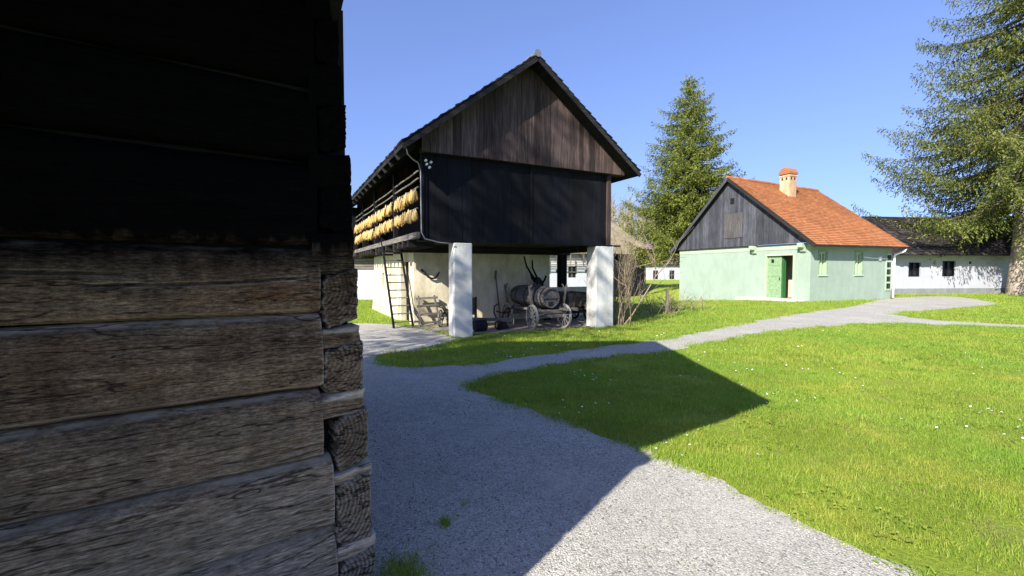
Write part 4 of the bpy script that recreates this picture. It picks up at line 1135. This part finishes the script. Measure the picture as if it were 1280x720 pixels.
mb.build('gallery', GREYWOOD_X, tb)
for x in (1.6, 4.35):
    mb = MB(); mb.box(x, x + .28, -.02, .02, 2.2, 2.5); mb.build('vent', BLACKHOLE, tb)
# log-gabled white house glimpsed left of the granary
lh = empty('log_gable_house', (-20, 37.5, -.95), frame_rot(88)); tag(lh, 'far white house with stacked log upper wall, glimpsed between log building and granary', 'house')
mb = MB(); mb.box(0, 16, 0, 6, -.2, 2.55); mb.build('wall', SHADEDWALL, lh)
mb = MB()
for k in range(5): mb.box(-.1, 16.1, -.08 - .02 * (k % 2), 5.9, 2.56 + k * .22, 2.75 + k * .22)
mb.build('log_courses', GREYWOOD_X, lh)
mb = MB(); mb.prism([(-.9, 3.6), (6.9, 3.6), (3, 6.6)], 'x', -.6, 16.6); mb.build('roof', ROOFDARK, lh, fixn=True)

# ------------------------------------------------------------------ vegetation
class Leaves:
    def __init__(s): s.V = []
    def add(s, P, D, Ln, Wd):
        n = len(P); D = D / np.maximum(np.linalg.norm(D, axis=1, keepdims=True), 1e-6)
        r = RNG.normal(size=(n, 3)); S = np.cross(D, r); S /= np.maximum(np.linalg.norm(S, axis=1, keepdims=True), 1e-6)
        Ln = np.asarray(Ln).reshape(-1, 1); Wd = np.asarray(Wd).reshape(-1, 1)
        q = np.stack([P, P + D * Ln * .45 + S * Wd / 2, P + D * Ln, P + D * Ln * .45 - S * Wd / 2], 1)
        s.V.append(q.reshape(-1, 3))
    def build(s, name, mat, parent): return np_mesh(name, np.concatenate(s.V), 4, mat, parent)

def spruce(name, label, loc, H, z0, prof, seed, mat, trunk_r, spacing=.42, nb=7, hang=.5, lsize=.2, dens=1.0, group=None):
    rn = np.random.default_rng(seed)
    root = empty(name, loc); tag(root, label, 'tree', group)
    mb = MB(); N = 16
    pts = [(0.0, 0.0, -.3)] + [(.06 * math.sin(k * .7 + seed), .06 * math.cos(k * .9), H * k / 12) for k in range(13)]
    rad = [trunk_r * 1.35] + [max(.015, trunk_r * (1 - k / 12) ** .85 * (1.18 if k == 0 else 1)) for k in range(13)]
    mb.tube(pts, rad, N); mb.build('trunk', BARK, root, smooth=True)
    limbs = MB(); lv = Leaves()
    z = z0
    while z < H - .25:
        f = (z - z0) / (H - z0)
        k = max(4, int(nb * (1 - .35 * f))); a0 = rn.uniform(0, 6.28)
        for b in range(k):
            a = a0 + 6.283 * b / k + rn.normal() * .22
            zz = z + rn.uniform(-.5, .5) * spacing
            Lb = prof(f) * rn.uniform(.50, 1.12)
            if Lb < .12: Lb = .12
            up = .35 * f - .12 + rn.normal() * .06              # steeper towards the top, drooping low down
            n = 9; t = np.linspace(0, 1, n)
            rr = Lb * t
            zc = zz + up * Lb * t - hang * .34 * Lb * np.sin(t * 2.2) * (1 - f) + .16 * Lb * t ** 3 * (1 - .4 * f)
            az = a + .10 * rn.normal() * t
            C = np.stack([rr * np.cos(az), rr * np.sin(az), zc], 1)
            limbs.tube(C[:7].tolist(), np.linspace(max(.012, .022 * Lb * .6), .006, 7).tolist(), 4, False)
            d = np.array([math.cos(a), math.sin(a), 0]); sd = np.array([-math.sin(a), math.cos(a), 0])
            m = max(5, int(Lb * 7.5 * dens))
            for tt in np.linspace(.14, 1, m):
                i = min(n - 2, int(tt * (n - 1))); fr = tt * (n - 1) - i
                p = C[i] * (1 - fr) + C[i + 1] * fr
                tl = (.16 + .34 * Lb * (1 - tt) ** .8 * min(1, tt * 3)) * rn.uniform(.7, 1.25)
                tl = min(tl, 1.35)
                for sg in (-1, 1):
                    dirn = d * rn.uniform(.35, .8) + sd * sg + np.array([0, 0, -hang * rn.uniform(.25, 1.0)])
                    dirn /= np.linalg.norm(dirn)
                    q = max(2, int(tl / lsize * 2.1))
                    u = (np.arange(q) + rn.uniform(0, 1, q)) / q
                    P = p + dirn * tl * u[:, None] + np.array([0, 0, -1]) * (hang * .45 * tl * u ** 2)[:, None] + rn.normal(size=(q, 3)) * .025
                    D = dirn + np.array([0, 0, -hang * .8]) * u[:, None] + rn.normal(size=(q, 3)) * .45
                    lv.add(P, D, lsize * rn.uniform(.7, 1.35, q), lsize * rn.uniform(.24, .42, q))
                # hanging sprays under the bough
                if hang > .4 and rn.random() < .75 * (1 - f) + .15:
                    hl = rn.uniform(.25, .75) * (1 - .5 * f); q = max(3, int(hl / lsize * 2.6)); u = (np.arange(q) + rn.uniform(0, 1, q)) / q
                    P = p + np.array([0, 0, -1]) * (hl * u)[:, None] + rn.normal(size=(q, 3)) * .04
                    D = np.array([0, 0, -1.0]) + rn.normal(size=(q, 3)) * .35
                    lv.add(P, D, lsize * rn.uniform(.7, 1.3, q), lsize * rn.uniform(.22, .38, q))
                if rn.random() < .8:
                    q = 2
                    lv.add(np.repeat(p[None], q, 0) + rn.normal(size=(q, 3)) * .03, d + rn.normal(size=(q, 3)) * .5 + np.array([0, 0, .25]), lsize * rn.uniform(.7, 1.2, q), lsize * rn.uniform(.22, .4, q))
        z += spacing * rn.uniform(.75, 1.25) * (1 - .35 * f)
    top = np.array([[0, 0, H - .4]] * 24); lv.add(top + RNG.normal(size=(24, 3)) * .07 + np.array([0, 0, 1]) * RNG.uniform(0, .6, (24, 1)), np.array([0, 0, 1.]) + RNG.normal(size=(24, 3)) * .5, [lsize] * 24, [lsize * .3] * 24)
    fl = np.array(limbs.v)[np.array(limbs.f)].reshape(-1, 3); lf = np.concatenate(lv.V)
    cr = np_mesh('crown', np.concatenate([lf, fl]), 4, mat, root); cr.data.materials.append(LIMB)
    mi = np.zeros(len(cr.data.polygons), np.int32); mi[len(lf) // 4:] = 1; cr.data.polygons.foreach_set('material_index', mi)
    return root
def prof_big(f): return 9.0 * (1 - f) ** .92 * (.86 + .14 * min(1, f * 7))
def prof_mid(f): return 6.4 * (1 - f) ** .72 * (.86 + .14 * min(1, f * 6))
spruce('giant_spruce', 'giant old spruce with thick pale trunk and drooping boughs before the white farmhouse', (31.4, 27.6, 0), 31, 5.9, prof_big, 5, NEEDLE, .50, .66, 9, .85, .19, .85)
sm = spruce('young_spruce', 'slender green spruce rising behind the mint cottage gable', (15.1, 38.5, -.4), 18.2, 4.4, prof_mid, 9, NEEDLE2, .22, .42, 9, .55, .22, .95)
spruce('thin_spruce', 'tall thin-crowned spruce behind the log building that dapples the granary front', (-9.4, -2.2, 0), 19, 4, lambda f: 4.2 * (1 - f) ** .6, 14, NEEDLE2, .24, .62, 6, .5, .22, .5)

def twigs(mb, p, d, L_, r, depth, rn, spread=.5, nch=3, up=.15, seg=5, sides=4):
    pts = [Vector(p)]; dd = Vector(d).normalized(); q = Vector(p)
    for k in range(seg):
        dd = (dd + Vector((rn.gauss(0, .13), rn.gauss(0, .13), rn.gauss(0, .08) + up * .3))).normalized()
        q = q + dd * L_ / seg; pts.append(q.copy())
    mb.tube(pts, [max(.003, r * (1 - .75 * k / seg)) for k in range(seg + 1)], sides if depth > 0 else 3, False)
    if depth > 0:
        for c in range(nch):
            k = rn.randint(1, seg); b = pts[k]
            nd = (dd + Vector((rn.gauss(0, spread), rn.gauss(0, spread), rn.gauss(0, spread * .6) + up))).normalized()
            twigs(mb, b, nd, L_ * rn.uniform(.4, .7), r * .5, depth - 1, rn, spread, nch, up, max(3, seg - 1), sides)
rn = random.Random(12)
sh = empty('bare_shrub', BW(4.75, .25, 0)); tag(sh, 'leafless many-stemmed shrub growing beside the granary pillar', 'shrub')
for k in range(17):
    mb = MB(); a = rn.uniform(0, 6.28); r0 = rn.uniform(0, .25)
    lean = Vector((rn.gauss(.10, .20), rn.gauss(0, .2), 1))
    twigs(mb, (r0 * math.cos(a), r0 * math.sin(a), -.05), lean, rn.uniform(.9, 1.7), rn.uniform(.012, .026), 2, rn, .32, 5)
    mb.build('stem', TWIG, sh)
mb = MB(); twigs(mb, (.1, 0, .0), (.62, .1, 1), 2.4, .030, 2, rn, .30, 4, .05, 7); mb.build('stem', TWIG, sh)
mb = MB(); twigs(mb, (.2, .1, 1.5), (1, .15, .38), 1.9, .016, 1, rn, .3, 4, .0, 7); mb.build('stem', TWIG, sh)
for k, (x, y, s_, lb) in enumerate([(4.9, 15.2, .75, 'low tangle of bare brushwood on the grass behind the bare shrub'), (6.2, 17.0, .7, 'small bare brushwood clump nearest the mint cottage')]):
    mb = MB()
    for j in range(34):
        twigs(mb, (rn.gauss(0, .5), rn.gauss(0, .3), -.05), (rn.gauss(0, .6), rn.gauss(0, .5), .8), rn.uniform(.6, 1.1), rn.uniform(.008, .016), 1, rn, .5, 4, .1, 4, 3)
    o = mb.build('brushwood', TWIG); o.location = (x, y, h1(x, y)); o.scale = (1, 1, s_); tag(o, lb, 'bush')
mb = MB(); mb.beam((0, 0, 0), (.02, .02, .8), .08, .08); o = mb.build('fence_post', GREYWOOD_Z); o.location = (5.4, 15.6, 0); tag(o, 'short grey fence post standing in the bare brushwood', 'post')

# bare woodland on the hill
mb = MB(); rn = random.Random(3)
for k in range(330):
    y = rn.uniform(82, 125); x = rn.uniform(14, 46) * y / 90
    z = float(hill(x, y)) + h1(x, y); H_ = rn.uniform(7, 11.5)
    pts = [(x, y, z - .3), (x + rn.gauss(0, .3), y, z + H_ * .45), (x + rn.gauss(0, .5), y, z + H_)]
    mb.tube(pts, [.16, .10, .03], 3, False)
    for j in range(26):
        f = rn.uniform(.25, 1); b = Vector(pts[1]) if f < .5 else Vector(pts[2]); b = Vector(pts[0]).lerp(Vector(pts[2]), f)
        dv_ = Vector((rn.gauss(0, .6), rn.gauss(0, .6), rn.uniform(.3, 1.2))) * rn.uniform(.8, 2.2)
        mb.tube([b, b + dv_ * .5 + Vector((0, 0, .1)), b + dv_], [.05, .035, .012], 3, False)
o = mb.build('bare_woodland', WOODTWIG); tag(o, 'leafless brown wood covering the rise behind the cottages', 'woodland', kind='stuff')

# ------------------------------------------------------------------ grass
wall_rects = []
def in_frame(X, Y, org, yaw, s0, s1, t0, t1):
    u = np.array([math.sin(R(yaw)), math.cos(R(yaw))]); v = np.array([-u[1], u[0]])
    dx, dy = X - org[0], Y - org[1]; s = dx * u[0] + dy * u[1]; t = dx * v[0] + dy * v[1]
    return (s > s0) & (s < s1) & (t > t0) & (t < t1)
def scatter(n, dlo, dhi, wob):
    """points in the picture's wedge, uniform per area between depths"""
    Y = np.sqrt(RNG.uniform(dlo ** 2, dhi ** 2, n)); X = RNG.uniform(-.6, 1.4 if dlo > 8 else 1.8, n) * Y
    jx = X + wob * (np.sin(X * 7.1 + Y * 3.3) + np.sin(X * 17 - Y * 23)) * .5 + RNG.normal(0, wob * .6, n); jy = Y + wob * np.sin(X * 13 + Y * 9) + RNG.normal(0, wob * .6, n)
    ok = ~inside(PATHS, jx, jy) & ~inside(floor_poly, jx, jy)
    ok &= ~in_frame(X, Y, BO, BYAW, -.6, 4.6, .45, 9) & ~in_frame(X, Y, GO, GYAW, -.0, 6, 0, 9.2) & ~in_frame(X, Y, GO, GYAW, -1, .1, .1, 3.6)
    ok &= ~in_frame(X, Y, LO, LYAW, -6, 0, -.05, 6) & ~in_frame(X, Y, FO, FYAW, -6, 16, -.1, 6)
    ok &= ~in_frame(X, Y, BO, BYAW, -.3, .3, 0, .5) & ~in_frame(X, Y, BO, BYAW, 3.5, 4.4, 0, .5)
    return X[ok], Y[ok]
Vs = []
for dlo, dhi, n, ln, wd in ((2.0, 4.2, 175000, .036, .0042), (4.2, 7.0, 260000, .041, .006), (7, 12, 250000, .055, .010), (12, 20, 150000, .065, .018), (20, 34, 90000, .08, .032)):
    X, Y = scatter(n, dlo, dhi, .05 + .004 * dlo); m = len(X)
    patch = np.array([noise.noise(Vector((x * 1.6, y * 1.6, 4))) + .6 * noise.noise(Vector((x * 5, y * 5, 8))) for x, y in zip(X, Y)]) if m < 400000 else 0
    bare = np.array([noise.noise(Vector((x * .75, y * .75, 31))) + .5 * noise.noise(Vector((x * 2.6, y * 2.6, 37))) for x, y in zip(X, Y)])
    keep = RNG.uniform(0, 1, m) > ss(.22, .55, bare) * .85
    X, Y, patch = X[keep], Y[keep], patch[keep]; m = len(X)
    l_ = ln * RNG.uniform(.45, 1.25, m) * np.clip(1 + .75 * patch, .3, 2); w_ = wd * RNG.uniform(.7, 1.3, m)
    a = RNG.uniform(0, 6.283, m); lean = np.abs(RNG.normal(.45, .55, m)); la = RNG.uniform(0, 6.283, m)
    Z = hgt(X, Y) + .002
    B = np.stack([X, Y, Z], 1); S = np.stack([np.cos(a), np.sin(a), 0 * a], 1) * (w_ / 2)[:, None]
    Tp = B + np.stack([np.sin(lean) * np.cos(la), np.sin(lean) * np.sin(la), np.cos(lean)], 1) * l_[:, None]
    Vs.append(np.stack([B - S, B + S, Tp], 1).reshape(-1, 3))
# ragged margins: grass creeping a hand's breadth into the gravel
n = 60000
PA = np.array(densify(PATHS, .05)); near = PA[(PA[:, 1] > 2) & (PA[:, 1] < 16) & (PA[:, 0] > -3) & (PA[:, 0] < 17)]
q = near[RNG.integers(0, len(near), n)]
rag = np.array([noise.noise(Vector((x * 2.3, y * 2.3, 51))) + .6 * noise.noise(Vector((x * 7, y * 7, 57))) for x, y in q])
k = rag > .05; q = q[k]; n = len(q); spread = (.02 + .10 * rag[k])[:, None] * (1 + .08 * q[:, 1:2])
X, Y = (q + RNG.normal(size=(n, 2)) * spread).T
l_ = RNG.uniform(.015, .05, n) * (1 + .04 * Y); w_ = (.0018 + .0005 * Y); a = RNG.uniform(0, 6.283, n); la = RNG.uniform(0, 6.283, n); lean = np.abs(RNG.normal(.4, .6, n))
B = np.stack([X, Y, hgt(X, Y) + .008], 1); S = np.stack([np.cos(a), np.sin(a), 0 * a], 1) * w_[:, None]
Vs.append(np.stack([B - S, B + S, B + np.stack([np.sin(lean) * np.cos(la), np.sin(lean) * np.sin(la), np.cos(lean)], 1) * l_[:, None]], 1).reshape(-1, 3))
# coarser tussocks in the lawn
X0, Y0 = scatter(900, 2.2, 12, .05)
for x, y in zip(X0[:420], Y0[:420]):
    n = int(RNG.integers(25, 70)); r_ = RNG.uniform(.02, .07)
    X = x + RNG.normal(0, r_, n); Y = y + RNG.normal(0, r_, n); l_ = RNG.uniform(.04, .10, n); a = RNG.uniform(0, 6.283, n)
    la = np.arctan2(Y - y, X - x) + RNG.normal(0, .4, n); lean = np.abs(RNG.normal(.6, .4, n))
    B = np.stack([X, Y, hgt(X, Y)], 1); S = np.stack([np.cos(a), np.sin(a), 0 * a], 1) * (.0018 + .0004 * y)
    Vs.append(np.stack([B - S, B + S, B + np.stack([np.sin(lean) * np.cos(la), np.sin(lean) * np.sin(la), np.cos(lean)], 1) * l_[:, None]], 1).reshape(-1, 3))
# low broad leaves (clover, plantain) lying flat in the sward
X0, Y0 = scatter(2600, 2.2, 12, .05)
cl_ = np.array([noise.noise(Vector((x * .8, y * .8, 71))) for x, y in zip(X0, Y0)]); X0, Y0 = X0[cl_ > .12], Y0[cl_ > .12]
for x, y in zip(X0, Y0):
    n = int(RNG.integers(8, 22)); X = x + RNG.normal(0, .05, n); Y = y + RNG.normal(0, .05, n); a = RNG.uniform(0, 6.283, n); r_ = RNG.uniform(.008, .018, n)
    z = hgt(X, Y) + RNG.uniform(.02, .045, n)
    Vs.append(np.stack([np.stack([X + r_ * np.cos(a + j * 2.094), Y + r_ * np.sin(a + j * 2.094), z + RNG.normal(0, .004, n)], 1) for j in range(3)], 1).reshape(-1, 3))
# tufts straggling in the gravel
cl = [(-.55, 2.16, .07, 800), (-.5, 2.05, .06, 500), (-.40, 2.60, .018, 70), (-.385, 2.575, .02, 60), (-.30, 2.80, .012, 25)]
for x, y, r_, n in cl:
    X = x + RNG.normal(0, r_, n); Y = y + RNG.normal(0, r_, n); l_ = RNG.uniform(.02, .06, n); a = RNG.uniform(0, 6.283, n); la = RNG.uniform(0, 6.283, n); lean = np.abs(RNG.normal(0, .6, n))
    B = np.stack([X, Y, 0 * X + .008], 1); S = np.stack([np.cos(a), np.sin(a), 0 * a], 1) * .002
    Vs.append(np.stack([B - S, B + S, B + np.stack([np.sin(lean) * np.cos(la), np.sin(lean) * np.sin(la), np.cos(lean)], 1) * l_[:, None]], 1).reshape(-1, 3))
o = np_mesh('grass', np.concatenate(Vs), 3, BLADE); tag(o, 'short bright green lawn grass beside the gravel', 'grass', kind='stuff')
# daisies: loose drifts of white flowers in the lawn
mb = MB(); rn = random.Random(8)
cs = [(rn.uniform(-.1, 1.15), rn.uniform(2.6, 11)) for _ in range(46)]
X = []; Y = []
for u, d in cs:
    for j in range(rn.randint(3, 12)): X.append(u * d + rn.gauss(0, .28)); Y.append(d + rn.gauss(0, .25))
X = np.array(X); Y = np.array(Y)
ok = ~inside(PATHS, X, Y) & ~inside(floor_poly, X, Y) & (Y > 2.2) & ~in_frame(X, Y, BO, BYAW, -1, 5, -.3, 9)
for x, y in zip(X[ok], Y[ok]):
    r_ = rn.uniform(.009, .014); z = .04 + rn.uniform(-.015, .012); t1, t2 = rn.gauss(0, .3), rn.gauss(0, .3)
    c = [(x + r_ * math.cos(k * 1.047), y + r_ * math.sin(k * 1.047), z + t1 * r_ * math.cos(k * 1.047) + t2 * r_ * math.sin(k * 1.047)) for k in range(6)]
    mb.add(c, [(0, 1, 2, 3, 4, 5)])
o = mb.build('daisies', PETAL); tag(o, 'tiny white daisies scattered through the lawn', 'flowers', kind='stuff')
# loose stones on the near gravel
n = 9000
Y = np.sqrt(RNG.uniform(1.9 ** 2, 5.2 ** 2, n)); X = RNG.uniform(-.5, .95, n) * Y
ok = inside(PATHS, X, Y) & ~in_frame(X, Y, LO, LYAW, -6, .02, -.02, 6); X, Y = X[ok], Y[ok]; n = len(X)
r_ = np.abs(RNG.normal(.0030, .0018, n)) + .0018
oc = np.array([(1, 0, 0), (0, 1, 0), (-1, 0, 0), (0, -1, 0), (0, 0, .8), (0, 0, -.5)], float)
tri = np.array([(0, 1, 4), (1, 2, 4), (2, 3, 4), (3, 0, 4), (1, 0, 5), (2, 1, 5), (3, 2, 5), (0, 3, 5)])
V6 = oc[None] * (1 + RNG.normal(0, .25, (n, 6, 1)))
a = RNG.uniform(0, 6.283, n); ca, sa = np.cos(a), np.sin(a)
x6 = V6[..., 0] * ca[:, None] - V6[..., 1] * sa[:, None]; y6 = V6[..., 0] * sa[:, None] + V6[..., 1] * ca[:, None]
V6 = np.stack([x6 * r_[:, None] + X[:, None], y6 * r_[:, None] + Y[:, None], V6[..., 2] * r_[:, None] * .8 + .010 + .2 * r_[:, None]], -1)
me = bpy.data.meshes.new('loose_gravel'); fcs = (tri[None] + (np.arange(n) * 6)[:, None, None]).reshape(-1, 3)
me.vertices.add(n * 6); me.vertices.foreach_set('co', V6.astype(np.float32).ravel())
me.loops.add(len(fcs) * 3); me.loops.foreach_set('vertex_index', fcs.astype(np.int32).ravel())
me.polygons.add(len(fcs)); me.polygons.foreach_set('loop_start', np.arange(0, len(fcs) * 3, 3, dtype=np.int32))
me.materials.append(PEBBLE); me.update(calc_edges=True)
o = link(bpy.data.objects.new('loose_gravel', me)); tag(o, 'pale crushed stone lying loose on the gravel path', 'gravel', kind='stuff')
